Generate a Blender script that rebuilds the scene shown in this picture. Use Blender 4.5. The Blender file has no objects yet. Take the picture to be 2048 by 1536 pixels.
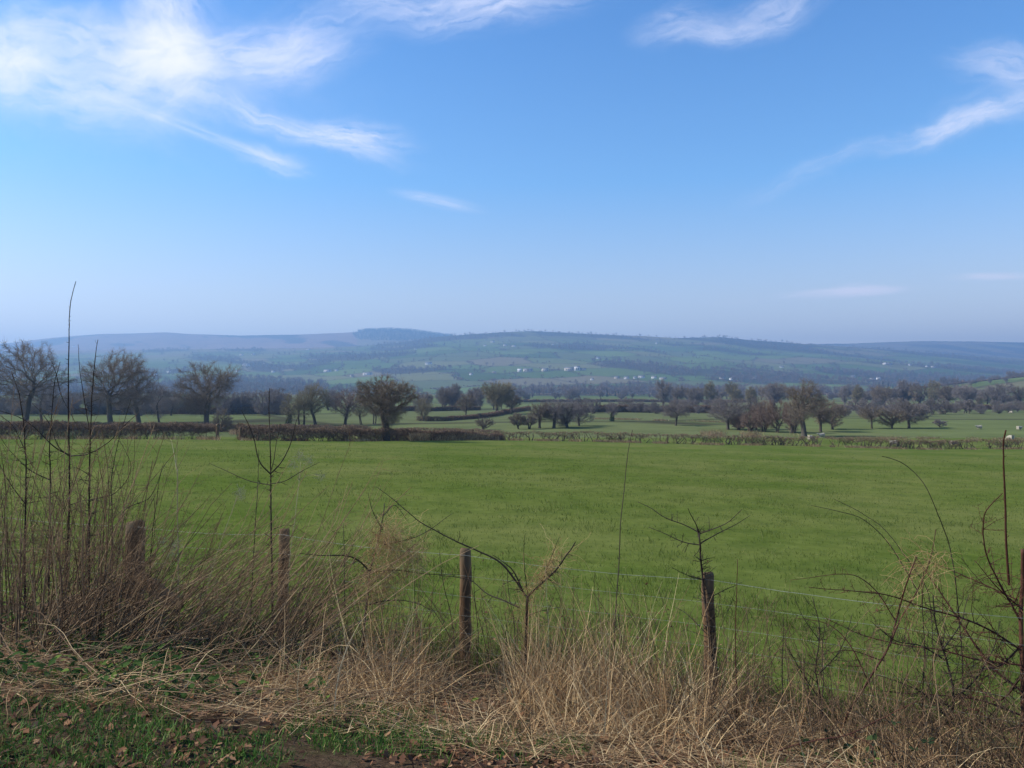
import bpy, math, random
import numpy as np
from mathutils import Vector, Matrix

RNG = np.random.default_rng(11)
random.seed(5)
scene = bpy.context.scene
COL = scene.collection
FPX = 1547.0            # focal length in pixels of the 2048 px wide photograph
R = math.radians

# ------------------------------------------------------------------ helpers
def link(o, parent=None):
    COL.objects.link(o)
    if parent is not None:
        o.parent = parent
    return o

def tag(o, label=None, cat=None, group=None, kind=None):
    if label: o['label'] = label
    if cat: o['category'] = cat
    if group: o['group'] = group
    if kind: o['kind'] = kind
    return o

def empty(name, loc, rz=0.0):
    o = bpy.data.objects.new(name, None)
    o.location = loc
    o.rotation_euler = (0, 0, rz)
    o.empty_display_size = 0.3
    return link(o)

def make_mesh(name, V, quads=None, tris=None, rnd=None, col=None, smooth=False):
    me = bpy.data.meshes.new(name)
    V = np.asarray(V, dtype=np.float32).reshape(-1, 3)
    me.vertices.add(len(V))
    me.vertices.foreach_set('co', V.ravel())
    loops, starts, off = [], [], 0
    for F, k in ((quads, 4), (tris, 3)):
        if F is not None and len(F):
            F = np.asarray(F, dtype=np.int32).reshape(-1, k)
            loops.append(F.ravel())
            starts.append(off + np.arange(len(F), dtype=np.int32) * k)
            off += F.size
    loops = np.concatenate(loops); starts = np.concatenate(starts)
    me.loops.add(len(loops)); me.loops.foreach_set('vertex_index', loops)
    me.polygons.add(len(starts)); me.polygons.foreach_set('loop_start', starts)
    if smooth:
        me.polygons.foreach_set('use_smooth', np.ones(len(starts), dtype=bool))
    me.update(calc_edges=True)
    if rnd is not None:
        a = me.attributes.new('rnd', 'FLOAT', 'POINT')
        a.data.foreach_set('value', np.asarray(rnd, dtype=np.float32))
    if col is not None:
        a = me.attributes.new('albedo', 'FLOAT_COLOR', 'POINT')
        c = np.ones((len(V), 4), dtype=np.float32); c[:, :3] = col
        a.data.foreach_set('color', c.ravel())
    return me

class Geo:
    """collects tubes, ribbons and polygons, then links them as ONE mesh object"""
    def __init__(s):
        s.V, s.Q, s.T, s.r, s.n = [], [], [], [], 0
    def add(s, V, Q=None, T=None, rnd=None):
        V = np.asarray(V, dtype=float).reshape(-1, 3)
        if Q is not None and len(Q): s.Q.append(np.asarray(Q).reshape(-1, 4) + s.n)
        if T is not None and len(T): s.T.append(np.asarray(T).reshape(-1, 3) + s.n)
        s.r.append(np.broadcast_to(np.asarray(0.5 if rnd is None else rnd, dtype=float), (len(V),)))
        s.V.append(V); s.n += len(V)
    def tubes(s, P, Rd, sides=3, rnd=None, cap=False):
        P = np.asarray(P, dtype=float); N, K = P.shape[:2]
        if N == 0: return
        Rd = np.broadcast_to(np.asarray(Rd, dtype=float), (N, K))
        t = np.empty_like(P)
        t[:, 1:-1] = P[:, 2:] - P[:, :-2] if K > 2 else 0
        t[:, 0] = P[:, 1] - P[:, 0]; t[:, -1] = P[:, -1] - P[:, -2]
        t /= np.linalg.norm(t, axis=2, keepdims=True) + 1e-9
        d = np.abs(P[:, -1] - P[:, 0])
        ref = np.zeros((N, 3)); ref[np.arange(N), np.argmin(d, axis=1)] = 1
        a = np.cross(t, ref[:, None, :]); a /= np.linalg.norm(a, axis=2, keepdims=True) + 1e-9
        b = np.cross(t, a)
        ang = np.arange(sides) * 2 * math.pi / sides
        V = P[:, :, None, :] + Rd[:, :, None, None] * (np.cos(ang)[None, None, :, None] * a[:, :, None, :] + np.sin(ang)[None, None, :, None] * b[:, :, None, :])
        idx = np.arange(N * K * sides).reshape(N, K, sides)
        j = np.roll(np.arange(sides), -1)
        Q = np.stack([idx[:, :-1], idx[:, :-1][:, :, j], idx[:, 1:][:, :, j], idx[:, 1:]], axis=-1).reshape(-1, 4)
        T = None
        if cap and sides >= 3:
            T = np.concatenate([np.stack([idx[:, -1, 0], idx[:, -1, k], idx[:, -1, k + 1]], -1) for k in range(1, sides - 1)])
        if rnd is None: rnd = RNG.random(N)
        rr = np.repeat(np.broadcast_to(rnd, (N,)), K * sides)
        s.add(V, Q, T, rr)
    def ribbons(s, P, W, side, rnd=None):
        P = np.asarray(P, dtype=float); N, K = P.shape[:2]
        if N == 0: return
        W = np.broadcast_to(np.asarray(W, dtype=float), (N, K))
        L = P - side[:, None, :] * W[:, :, None]; Rr = P + side[:, None, :] * W[:, :, None]
        V = np.stack([L, Rr], axis=2)
        idx = np.arange(N * K * 2).reshape(N, K, 2)
        Q = np.stack([idx[:, :-1, 0], idx[:, :-1, 1], idx[:, 1:, 1], idx[:, 1:, 0]], -1).reshape(-1, 4)
        if rnd is None: rnd = RNG.random(N)
        s.add(V, Q, None, np.repeat(rnd, K * 2))
    def mesh(s, name, mat, smooth=False):
        me = make_mesh(name, np.concatenate(s.V), np.concatenate(s.Q) if s.Q else None,
                       np.concatenate(s.T) if s.T else None, rnd=np.concatenate(s.r), smooth=smooth)
        me.materials.append(mat)
        return me
    def build(s, name, mat, parent=None, smooth=False):
        return link(bpy.data.objects.new(name, s.mesh(name, mat, smooth)), parent)

def unit(v):
    return v / (np.linalg.norm(v, axis=-1, keepdims=True) + 1e-9)

def rdir(n, rng=RNG):
    return unit(rng.normal(size=(n, 3)))

def vnoise(x, y, seed=0):
    """smooth value noise in 0..1"""
    x = np.asarray(x, dtype=float); y = np.asarray(y, dtype=float)
    xi = np.floor(x); yi = np.floor(y); fx = x - xi; fy = y - yi
    fx = fx * fx * (3 - 2 * fx); fy = fy * fy * (3 - 2 * fy)
    def h(a, b):
        v = np.sin(a * 127.1 + b * 311.7 + seed * 74.7) * 43758.5453
        return v - np.floor(v)
    return (h(xi, yi) * (1 - fx) + h(xi + 1, yi) * fx) * (1 - fy) + (h(xi, yi + 1) * (1 - fx) + h(xi + 1, yi + 1) * fx) * fy

def fbm(x, y, seed=0, oct=4):
    s, a, t = 0, 1.0, 0
    for k in range(oct):
        s = s + a * vnoise(x * 2 ** k + 13 * k, y * 2 ** k - 7 * k, seed + k); t += a; a *= 0.5
    return s / t

def sstep(x, a, b):
    t = np.clip((x - a) / (b - a), 0, 1)
    return t * t * (3 - 2 * t)

# ------------------------------------------------------------------ terrain height
FENCE_X = [-60, -12, -6.4, -4.14, -2.29, -0.43, 1.61, 3.6, 8, 14, 60]
FENCE_Y = [22, 11.4, 9.3, 8.5, 7.8, 7.1, 6.3, 5.1, 2.4, -1.5, -20]
def Yf(X): return np.interp(X, FENCE_X, FENCE_Y)

def px2u(p): return (np.asarray(p, dtype=float) - 1024) / FPX
YF0, YB, YA, YEND = 1300.0, 4000.0, 5800.0, 7200.0
B_P = [-1200, -600, 0, 200, 400, 600, 720, 800, 880, 960, 1010, 1060, 1110, 1200, 1290, 1350, 1440, 1500, 1560, 1640, 1750, 1850, 1950, 2048, 2700, 3300]
B_Y = [702, 700, 702, 700, 698, 696, 692, 685, 673, 667, 664, 662, 664, 669, 672, 676, 674, 680, 684, 690, 697, 705, 712, 718, 722, 722]
A_P = [-1200, -600, 0, 100, 200, 260, 330, 380, 480, 600, 700, 722, 740, 780, 820, 850, 890, 960, 1200, 1500, 1640, 1700, 1780, 1850, 1950, 2048, 2700, 3300]
A_Y = [690, 690, 688, 676, 668, 667, 664.5, 668, 671, 669, 665, 663, 661, 660, 662, 666, 672, 676, 690, 690, 688, 687, 684, 682, 683, 685, 684, 684]
FL_Y = [0, 105, 130, 160, 200, 260, 400, 700, 1100, 1300]
FL_Z = [-7.8, -8.1, -8.7, -8.9, -9.1, -10.0, -12.2, -14.3, -15.2, -14.8]

def H(X, Y):
    X = np.asarray(X, dtype=float); Y = np.asarray(Y, dtype=float)
    n = Y - Yf(X)
    verge = -2.62 + 0.25 * np.clip(-n, 0, 4.0) + 0.05 * (fbm(X * 1.3, Y * 1.3, 3) - .5)
    plane = -2.62 - 0.052 * np.clip(n, 0, 400) + 0.05 * (fbm(X * .9, Y * .9, 4) - .5) * np.clip(n, 0, 1) + 0.25 * (fbm(X / 14, Y / 14, 8, 2) - .5) * sstep(n, 2, 25)
    z = np.where(n < 0, verge, plane)
    fl = np.interp(Y, FL_Y, FL_Z) + 0.5 * (fbm(X / 40, Y / 40, 9, 3) - .5) * sstep(Y, 110, 180)
    w = sstep(Y, 104, 128)
    z = z * (1 - w) + fl * w
    u = X / np.maximum(Y, 30)
    # nearer rise on the right
    z = z + 31 * sstep(u, .37, .80) * np.exp(-((Y - 960) / 240) ** 2) * (Y > 300)
    zb = (768 - np.interp(u, px2u(B_P), B_Y)) / FPX * YB
    za = (768 - np.interp(u, px2u(A_P), A_Y)) / FPX * YA
    s = np.clip((Y - YF0) / (YB - YF0), 0, 1)
    hb = -14.8 + (zb + 14.8) * s ** 1.3 + (fbm(X / 420 + .3 * Y / 420, Y / 900, 21, 3) - .5) * 110 * np.sqrt(s) * (1 - s)
    t = np.clip((Y - YB) / (YA - YB), 0, 1)
    ha = zb + (za - zb) * sstep(t, 0, 1) - 30 * np.sin(math.pi * t) + 10 * (fbm(X / 300, Y / 300, 33, 3) - .5) * np.sin(math.pi * t)
    he = za - 220 * np.clip((Y - YA) / (YEND - YA), 0, 1)
    hill = np.where(Y < YB, hb, np.where(Y < YA, ha, he))
    return np.where(Y > YF0, hill + 31 * sstep(u, .37, .80) * np.exp(-((Y - 960) / 240) ** 2), z)

def Hf(x, y): return float(H(np.array([x]), np.array([y]))[0])
def gp(px, Y):
    """ground point in the direction of photo column px at depth Y"""
    x = (px - 1024) / FPX * Y
    return (x, Y, Hf(x, Y))
def pt(px, py, Y): return np.array([(px - 1024) / FPX * Y, Y, (768 - py) / FPX * Y])
_SY = np.exp(np.linspace(math.log(1050), math.log(5750), 900))
def hillpt(px, py):
    u = (px - 1024) / FPX
    yy = 768 - FPX * H(u * _SY, _SY) / _SY
    k = np.nonzero(yy <= py)[0]
    Y = _SY[k[0]] if len(k) else 5700.0
    return (u * Y, Y, Hf(u * Y, Y))

# ------------------------------------------------------------------ materials
def new_mat(name):
    m = bpy.data.materials.new(name); m.use_nodes = True
    nt = m.node_tree; nt.nodes.clear()
    out = nt.nodes.new('ShaderNodeOutputMaterial')
    return m, nt, out

def ramp(nt, fac, stops):
    r = nt.nodes.new('ShaderNodeValToRGB')
    e = r.color_ramp.elements
    while len(e) < len(stops): e.new(0.5)
    for k, (p, c) in enumerate(stops):
        e[k].position = p; e[k].color = (*c, 1)
    nt.links.new(fac, r.inputs[0])
    return r.outputs[0]

def noise(nt, scale, detail=4, coord='Object', rough=.55, dist=0.0, sc=None):
    tc = nt.nodes.new('ShaderNodeTexCoord')
    n = nt.nodes.new('ShaderNodeTexNoise'); n.inputs['Scale'].default_value = scale
    n.inputs['Detail'].default_value = detail; n.inputs['Roughness'].default_value = rough; n.inputs['Distortion'].default_value = dist
    if sc:
        mp = nt.nodes.new('ShaderNodeMapping'); mp.inputs['Scale'].default_value = sc
        nt.links.new(tc.outputs[coord], mp.inputs[0]); nt.links.new(mp.outputs[0], n.inputs['Vector'])
    else:
        nt.links.new(tc.outputs[coord], n.inputs['Vector'])
    return n.outputs['Fac']

def mixc(nt, fac, a, b, mode='MIX'):
    m = nt.nodes.new('ShaderNodeMix'); m.data_type = 'RGBA'; m.blend_type = mode
    for s, v in ((m.inputs[0], fac), (m.inputs[6], a), (m.inputs[7], b)):
        if isinstance(v, (int, float)): s.default_value = v
        elif isinstance(v, tuple): s.default_value = (*v, 1)
        else: nt.links.new(v, s)
    return m.outputs[2]

def surf(nt, out, color, rough=.85, transl=0.0, bump=None, bstr=.3, bdist=.02, spec=.25, sheen=0.0):
    b = nt.nodes.new('ShaderNodeBsdfPrincipled')
    b.inputs['Roughness'].default_value = rough; b.inputs['Sheen Weight'].default_value = sheen; b.inputs['Sheen Tint'].default_value = (.9, 1, .7, 1); b.inputs['Specular IOR Level'].default_value = spec
    nt.links.new(color, b.inputs['Base Color'])
    if bump is not None:
        bn = nt.nodes.new('ShaderNodeBump'); bn.inputs['Strength'].default_value = bstr; bn.inputs['Distance'].default_value = bdist
        nt.links.new(bump, bn.inputs['Height']); nt.links.new(bn.outputs[0], b.inputs['Normal'])
    res = b.outputs[0]
    if transl > 0:
        t = nt.nodes.new('ShaderNodeBsdfTranslucent'); nt.links.new(color, t.inputs[0])
        mx = nt.nodes.new('ShaderNodeMixShader'); mx.inputs[0].default_value = transl
        nt.links.new(res, mx.inputs[1]); nt.links.new(t.outputs[0], mx.inputs[2]); res = mx.outputs[0]
    nt.links.new(res, out.inputs['Surface'])

def attr_mat(name, stops, rough=.85, transl=0.0, nscale=None, namt=.35, spec=.06):
    """colour picked per blade / twig from the mesh attribute rnd, broken up by noise"""
    m, nt, out = new_mat(name)
    a = nt.nodes.new('ShaderNodeAttribute'); a.attribute_name = 'rnd'
    c = ramp(nt, a.outputs['Fac'], stops)
    if nscale:
        n = noise(nt, nscale)
        c = mixc(nt, namt, c, ramp(nt, n, [(.3, (.35, .33, .3)), (.7, (1, 1, 1))]), 'MULTIPLY')
    surf(nt, out, c, rough, transl, spec=spec)
    return m

M = {}
M['bark'] = attr_mat('bark', [(0, (0.043, 0.037, 0.030)), (.5, (0.074, 0.064, 0.050)), (1, (0.122, 0.108, 0.082))], nscale=3)
M['twig'] = attr_mat('twig_brown', [(0, (0.106, 0.085, 0.069)), (.5, (0.162, 0.131, 0.102)), (1, (0.250, 0.206, 0.150))])
M['twig_olive'] = attr_mat('twig_olive', [(0, (0.128, 0.112, 0.071)), (.5, (0.197, 0.173, 0.109)), (1, (0.281, 0.242, 0.153))])
M['twig_red'] = attr_mat('twig_red', [(0, (0.125, 0.089, 0.078)), (.5, (0.197, 0.144, 0.116)), (1, (0.290, 0.223, 0.171))])
M['twig_grey'] = attr_mat('twig_grey', [(0, (0.116, 0.102, 0.102)), (.5, (0.177, 0.156, 0.150)), (1, (0.258, 0.231, 0.211))])
M['farwood'] = attr_mat('far_twig', [(0, (0.090, 0.070, 0.061)), (.5, (0.139, 0.108, 0.093)), (1, (0.216, 0.171, 0.141))])
M['hedge'] = attr_mat('hedge_twig', [(0, (0.074, 0.051, 0.038)), (.45, (0.135, 0.089, 0.062)), (.8, (0.230, 0.149, 0.097)), (1, (0.297, 0.230, 0.149))])
M['ivy'] = attr_mat('ivy', [(0, (.018, .035, .014)), (.6, (.035, .065, .022)), (1, (.07, .10, .035))], rough=.5, transl=.15)
M['stem'] = attr_mat('stem', [(0, (0.063, 0.042, 0.027)), (.3, (0.137, 0.089, 0.054)), (.7, (0.252, 0.163, 0.093)), (1, (0.441, 0.326, 0.186))], nscale=30, rough=.7)
M['sapling'] = attr_mat('sapling', [(0, (.020, .016, .014)), (.6, (.042, .032, .026)), (1, (.085, .065, .05))], nscale=40, rough=.65)
M['redstem'] = attr_mat('red_stem', [(0, (.045, .018, .014)), (.6, (.085, .036, .026)), (1, (.13, .07, .045))], nscale=40, rough=.6)
M['straw'] = attr_mat('straw', [(0, (0.115, 0.062, 0.032)), (.35, (0.300, 0.181, 0.090)), (.75, (0.530, 0.362, 0.180)), (1, (0.760, 0.581, 0.325))], transl=.2, rough=.7)
M['palestalk'] = attr_mat('pale_stalk', [(0, (.22, .19, .11)), (1, (.36, .32, .20))], rough=.6)
M['fluff'] = attr_mat('fluff', [(0, (0.270, 0.252, 0.228)), (1, (0.390, 0.372, 0.348))], transl=.4)
M['grass'] = attr_mat('grass', [(0, (.044, .070, .012)), (.5, (.078, .112, .018)), (.86, (.122, .150, .034)), (1, (.27, .25, .10))], transl=.35, rough=.55)
M['vgrass'] = attr_mat('verge_grass', [(0, (0.034, 0.078, 0.016)), (.6, (0.066, 0.139, 0.025)), (.92, (0.116, 0.202, 0.040)), (1, (0.389, 0.310, 0.139))], transl=.25, rough=.5)
M['leaf'] = attr_mat('dead_leaf', [(0, (0.054, 0.029, 0.019)), (.4, (0.126, 0.062, 0.036)), (.75, (0.228, 0.110, 0.054)), (1, (0.360, 0.216, 0.120))], transl=.15, rough=.7, nscale=25)
M['nettle'] = attr_mat('green_leaf', [(0, (0.022, 0.044, 0.012)), (.7, (0.052, 0.100, 0.022)), (1, (0.150, 0.210, 0.040))], transl=.25, rough=.8, spec=.06)
M['bramble'] = attr_mat('bramble_leaf', [(0, (0.019, 0.033, 0.012)), (1, (0.042, 0.063, 0.020))], transl=.1, rough=.6, spec=.1)
M['conifer'] = attr_mat('conifer', [(0, (.014, .024, .014)), (1, (.034, .052, .024))])
M['wool'] = attr_mat('wool', [(0, (0.365, 0.332, 0.265)), (1, (0.478, 0.451, 0.384))], nscale=8)

m, nt, out = new_mat('post_wood')
n1 = noise(nt, 9, 6, sc=(1, 1, .12)); n2 = noise(nt, 2.2, 4)
c = ramp(nt, n1, [(.25, (.055, .031, .015)), (.55, (.145, .084, .042)), (.8, (.30, .21, .12))])
c = mixc(nt, ramp(nt, n2, [(.48, (0, 0, 0)), (.68, (.6, .6, .6))]), c, (.12, .12, .08))
surf(nt, out, c, .9, bump=n1, bstr=.7, bdist=.012); M['post'] = m

m, nt, out = new_mat('fence_wire')
c = ramp(nt, noise(nt, 6), [(.3, (.17, .19, .17)), (.7, (.30, .33, .30))])
surf(nt, out, c, .45, spec=.6); M['wire'] = m

m, nt, out = new_mat('verge_soil')
n1 = noise(nt, 26, 10, rough=.7); n2 = noise(nt, 3.1, 6, rough=.65)
c = ramp(nt, n1, [(.3, (.040, .027, .017)), (.5, (.095, .063, .039)), (.72, (.18, .125, .075))])
c = mixc(nt, ramp(nt, n2, [(.5, (0, 0, 0)), (.62, (.5, .5, .5))]), c, (.050, .070, .020))
surf(nt, out, c, 1.0, bump=n1, bstr=.9, bdist=.05, spec=0); M['verge'] = m

m, nt, out = new_mat('pasture_grass')
n1 = noise(nt, 3.2, 8, rough=.7); n2 = noise(nt, .11, 6, rough=.6); n3 = noise(nt, .9, 5, rough=.65); n4 = noise(nt, 6.5, 3)
c = ramp(nt, n1, [(.25, (.046, .070, .012)), (.5, (.080, .113, .020)), (.75, (.122, .154, .036))])
c = mixc(nt, ramp(nt, n2, [(.38, (0, 0, 0)), (.62, (1, 1, 1))]), c, mixc(nt, .62, c, (.155, .160, .050)))
c = mixc(nt, ramp(nt, n3, [(.36, (.32, .32, .32)), (.55, (0, 0, 0))]), c, (.030, .056, .012))
c = mixc(nt, ramp(nt, n4, [(.66, (0, 0, 0)), (.74, (.55, .55, .55))]), c, (.20, .19, .075))
surf(nt, out, c, .9, bump=n1, bstr=.45, bdist=.05, spec=0); M['pasture'] = m

m, nt, out = new_mat('land')
a = nt.nodes.new('ShaderNodeAttribute'); a.attribute_name = 'albedo'
n1 = noise(nt, .09, 8, rough=.65)
c = mixc(nt, .55, a.outputs['Color'], ramp(nt, n1, [(.3, (.55, .55, .5)), (.7, (1.25, 1.2, 1.2))]), 'MULTIPLY')
surf(nt, out, c, 1, spec=0); M['land'] = m

def plain(name, col, rough=.8, ns=2.0):
    m, nt, out = new_mat(name)
    c = ramp(nt, noise(nt, ns), [(.3, tuple(v * .82 for v in col)), (.7, tuple(min(1, v * 1.1) for v in col))])
    surf(nt, out, c, rough); M[name] = m
    return m
plain('render_white', (.62, .62, .60)); plain('render_cream', (.46, .42, .35)); plain('stone_wall', (.36, .32, .27))
plain('slate_roof', (.13, .13, .14)); plain('pale_roof', (.55, .56, .58)); plain('window_glass', (.05, .06, .08), .2)
plain('hoof', (.06, .05, .045)); plain('limestone', (.42, .40, .36))

# ------------------------------------------------------------------ the ground
GREENS = np.array([(.080, .120, .034), (.100, .140, .042), (.125, .150, .055), (.062, .094, .030), (.150, .155, .070), (.090, .135, .042), (.165, .145, .085), (.105, .125, .055), (.120, .165, .050)])

def cells(X, Y, size, seed):
    """nearest field (jittered grid of centres): id hash 0..1 and distance to its border"""
    a = .35
    xr = (X * math.cos(a) + Y * math.sin(a)) / size; yr = (-X * math.sin(a) + Y * math.cos(a)) / (size * 1.25)
    xi = np.floor(xr); yi = np.floor(yr)
    d1 = np.full(X.shape, 1e9); d2 = np.full(X.shape, 1e9); idh = np.zeros(X.shape)
    for dx in (-1, 0, 1):
        for dy in (-1, 0, 1):
            cx = xi + dx; cy = yi + dy
            def h(k):
                v = np.sin(cx * 12.9898 + cy * 78.233 + (seed + k) * 37.7) * 43758.5453
                return v - np.floor(v)
            ax = np.abs(xr - (cx + .5 + .7 * (h(0) - .5))); ay = np.abs(yr - (cy + .5 + .7 * (h(1) - .5)))
            d = np.sqrt(ax * ax + ay * ay) * .5 + np.maximum(ax, ay) * .5
            idv = h(2)
            near = d < d1
            d2 = np.where(near, d1, np.minimum(d2, d)); idh = np.where(near, idv, idh); d1 = np.where(near, d, d1)
    return idh, (d2 - d1) * size

def fields(X, Y):
    i1, b1 = cells(X, Y, 120, 3); i2, b2 = cells(X, Y, 165, 9)
    far = Y > 1150
    return np.where(far, i2, i1), np.where(far, b2, b1)

def woods(X, Y):
    u = X / np.maximum(Y, 30)
    return fbm(X / 230 + .002 * Y, Y / 430, 61, 4) + .055 * sstep(u, .10, .30) * (1 - sstep(u, .62, .8))

def land_colour(X, Y, Z):
    i, b = fields(X, Y)
    c = GREENS[np.clip((i * len(GREENS)).astype(int), 0, len(GREENS) - 1)].copy()
    c *= .95
    nr = (.62 * (1 - sstep(Y, 500, 1200)))[..., None]; c = c * (1 - nr) + np.array([.118, .134, .060]) * nr
    mo = sstep(Y + 900 * (fbm(X / 700, Y / 700, 41) - .5), 3300, 4300)
    u = X / Y
    mo = mo * np.where(u < -.2, 1, .55 + .2 * (fbm(X / 300, Y / 500, 44) - .5))
    moor = np.array([.23, .145, .105]) * (.75 + .5 * fbm(X / 250, Y / 400, 47))[..., None]
    c = c * (1 - mo[..., None]) + moor * mo[..., None]
    hedge = np.exp(-(b / (4.0 + Y / 500)) ** 2) * (Y > 170) * (1 - .6 * mo)
    wd = sstep(woods(X, Y), .54, .60) * (Y > 1000)
    hedge = np.maximum(hedge * .8, wd * .85)[..., None]
    return c * (1 - hedge) + np.array([.040, .034, .026]) * hedge

def grid_mesh(name, X, Y, Z, mat, col=None):
    n, k = X.shape
    idx = np.arange(n * k).reshape(n, k)
    Q = np.stack([idx[:-1, :-1], idx[:-1, 1:], idx[1:, 1:], idx[1:, :-1]], -1).reshape(-1, 4)
    me = make_mesh(name, np.stack([X, Y, Z], -1), Q, col=None if col is None else col.reshape(-1, 3), smooth=True)
    me.materials.append(mat)
    return link(bpy.data.objects.new(name, me))

# verge: rows follow the fence line; slips a few centimetres under the pasture
nn = np.concatenate([np.linspace(-45, -8, 30), np.linspace(-7.8, .5, 110)])
xx = np.concatenate([np.linspace(-50, -12, 40), np.linspace(-11.8, 11.8, 240), np.linspace(12, 50, 40)])
Xg, Ng = np.meshgrid(xx, nn); Yg = Ng + Yf(Xg)
tag(grid_mesh('verge', Xg, Yg, np.where(Ng > 0, H(Xg, Yf(Xg)) - .12 * Ng - .02, H(Xg, Yg)), M['verge']), kind='structure')
# pasture from the fence to a little past the far hedge
tt = np.linspace(0, 1, 170) ** 2.0
uu = np.linspace(-1, 1, 360)
Xg = np.empty((170, 360)); Yg = np.empty((170, 360))
for a_, t_ in enumerate(tt):
    X_ = uu * (14 + 150 * t_); Xg[a_] = X_; Yg[a_] = Yf(X_) * (1 - t_) + 124 * t_
tag(grid_mesh('pasture', Xg, Yg, H(Xg, Yg), M['pasture']), kind='structure')
u_ = np.linspace(-1.05, 1.05, 620); y_ = np.exp(np.linspace(math.log(124), math.log(1300), 200))
Ug, Yg = np.meshgrid(u_, y_); Xg = Ug * (Yg + 40); Zg = H(Xg, Yg)
tag(grid_mesh('valley_floor', Xg, Yg, Zg, M['land'], land_colour(Xg, Yg, Zg)), kind='structure')
u_ = np.linspace(-1.05, 1.05, 900); y_ = np.concatenate([np.exp(np.linspace(math.log(1300), math.log(5900), 330)), np.linspace(5960, 7200, 12)])
Ug, Yg = np.meshgrid(u_, y_); Xg = Ug * (Yg + 40); Zg = H(Xg, Yg)
tag(grid_mesh('hills', Xg, Yg, Zg, M['land'], land_colour(Xg, Yg, Zg)), kind='structure')

# ------------------------------------------------------------------ bare trees
def grow(rng, h, w, cb, tr, na=800, nb=14, wig=.35, up=.05, lean=0.0, spread=.42, multi=1, core=.25, nst=36, lead=.30):
    cb = cb * .78; na = int(na * (1.5 if na > 620 else 1.15))
    """branching by space colonisation: points of the crown pull the limbs; returns node positions, parents, radii"""
    cz, rz, rx = (cb + 1) / 2 * h, (1 - cb) / 2 * h, w / 2
    P = []
    for k in range(nb):
        d = unit(rng.normal(size=3)); d[2] = d[2] * .9 + .05
        c = unit(d) * rng.uniform(.45, .78)
        m_ = na // nb
        q = unit(rng.normal(size=(m_, 3))) * (rng.random((m_, 1)) ** .45) * spread * rng.uniform(.55, 1.3)
        P.append(c + q)
    m_ = int(na * core)
    P.append(unit(rng.normal(size=(m_, 3))) * rng.random((m_, 1)) ** .5 * .75)
    P = np.concatenate(P)
    P = P[np.linalg.norm(P, axis=1) < 1.08]
    A = P * np.array([rx, rx, rz]) + np.array([lean * h, 0, cz])
    A = A[A[:, 2] > cb * h * .75]
    step = h / nst
    pos, par = [], []
    for s in range(multi):
        p = np.array([0.0, 0, 0]) + (rng.normal(size=3) * [.12, .12, 0] * h * .3 if multi > 1 else 0)
        d = np.array([lean + rng.normal() * .025 * (6 if multi > 1 else 1), rng.normal() * .025 * (4 if multi > 1 else 1), 1.0])
        last = -1
        while p[2] < h * (cb + (1 - cb) * (lead if multi == 1 else lead * .4)):
            pos.append(p.copy()); par.append(last); last = len(pos) - 1
            d = unit(d * [.97, .97, 1] + rng.normal(size=3) * .04); d[2] = abs(d[2]); p = p + d * step
        pos.append(p.copy()); par.append(last)
    pos = [np.array(p) for p in pos]
    alive = np.ones(len(A), bool)
    PN = np.array(pos)
    D = np.linalg.norm(A[:, None] - PN[None], axis=2); near = D.argmin(1); nd = D.min(1)
    for it in range(90):
        if not alive.any() or len(pos) > 3400: break
        idx = np.nonzero(alive)[0]
        vec = unit(A[idx] - np.array(pos)[near[idx]])
        acc = np.zeros((len(pos), 3)); cnt = np.zeros(len(pos))
        np.add.at(acc, near[idx], vec); np.add.at(cnt, near[idx], 1)
        perm = rng.permutation(len(idx))
        src, first = np.unique(near[idx][perm], return_index=True)
        d = unit(unit(vec[perm][first]) * .7 + unit(acc[src] + 1e-6) * .5)
        d = unit(d + rng.normal(size=d.shape) * wig + np.array([0, 0, up]))
        new = np.array(pos)[src] + d * step * rng.uniform(.75, 1.1, size=(len(src), 1))
        base = len(pos)
        pos.extend(list(new)); par.extend(src.tolist())
        D = np.linalg.norm(A[idx][:, None] - new[None], axis=2)
        k = D.argmin(1); dm = D.min(1)
        better = dm < nd[idx]
        near[idx[better]] = base + k[better]; nd[idx[better]] = dm[better]
        alive[idx[nd[idx] < step * 1.5]] = False
        if it > 6:
            alive[idx[rng.random(len(idx)) < .02]] = False
    pos = np.array(pos); par = np.array(par)
    n = len(pos); e = 1.8
    acc = np.zeros(n); haschild = np.zeros(n, bool); haschild[par[par >= 0]] = True
    acc[~haschild] = 1
    for i in range(n - 1, -1, -1):
        if par[i] >= 0: acc[par[i]] += acc[i]
    rad = acc ** (1 / e); rad = rad / rad.max() * tr
    zf = pos[:, 2] / (h * .10)
    rad = np.where(rad > tr * .55, rad * (1 + .55 * np.exp(-zf * 2.2)), rad)
    return pos, par, rad

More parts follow.
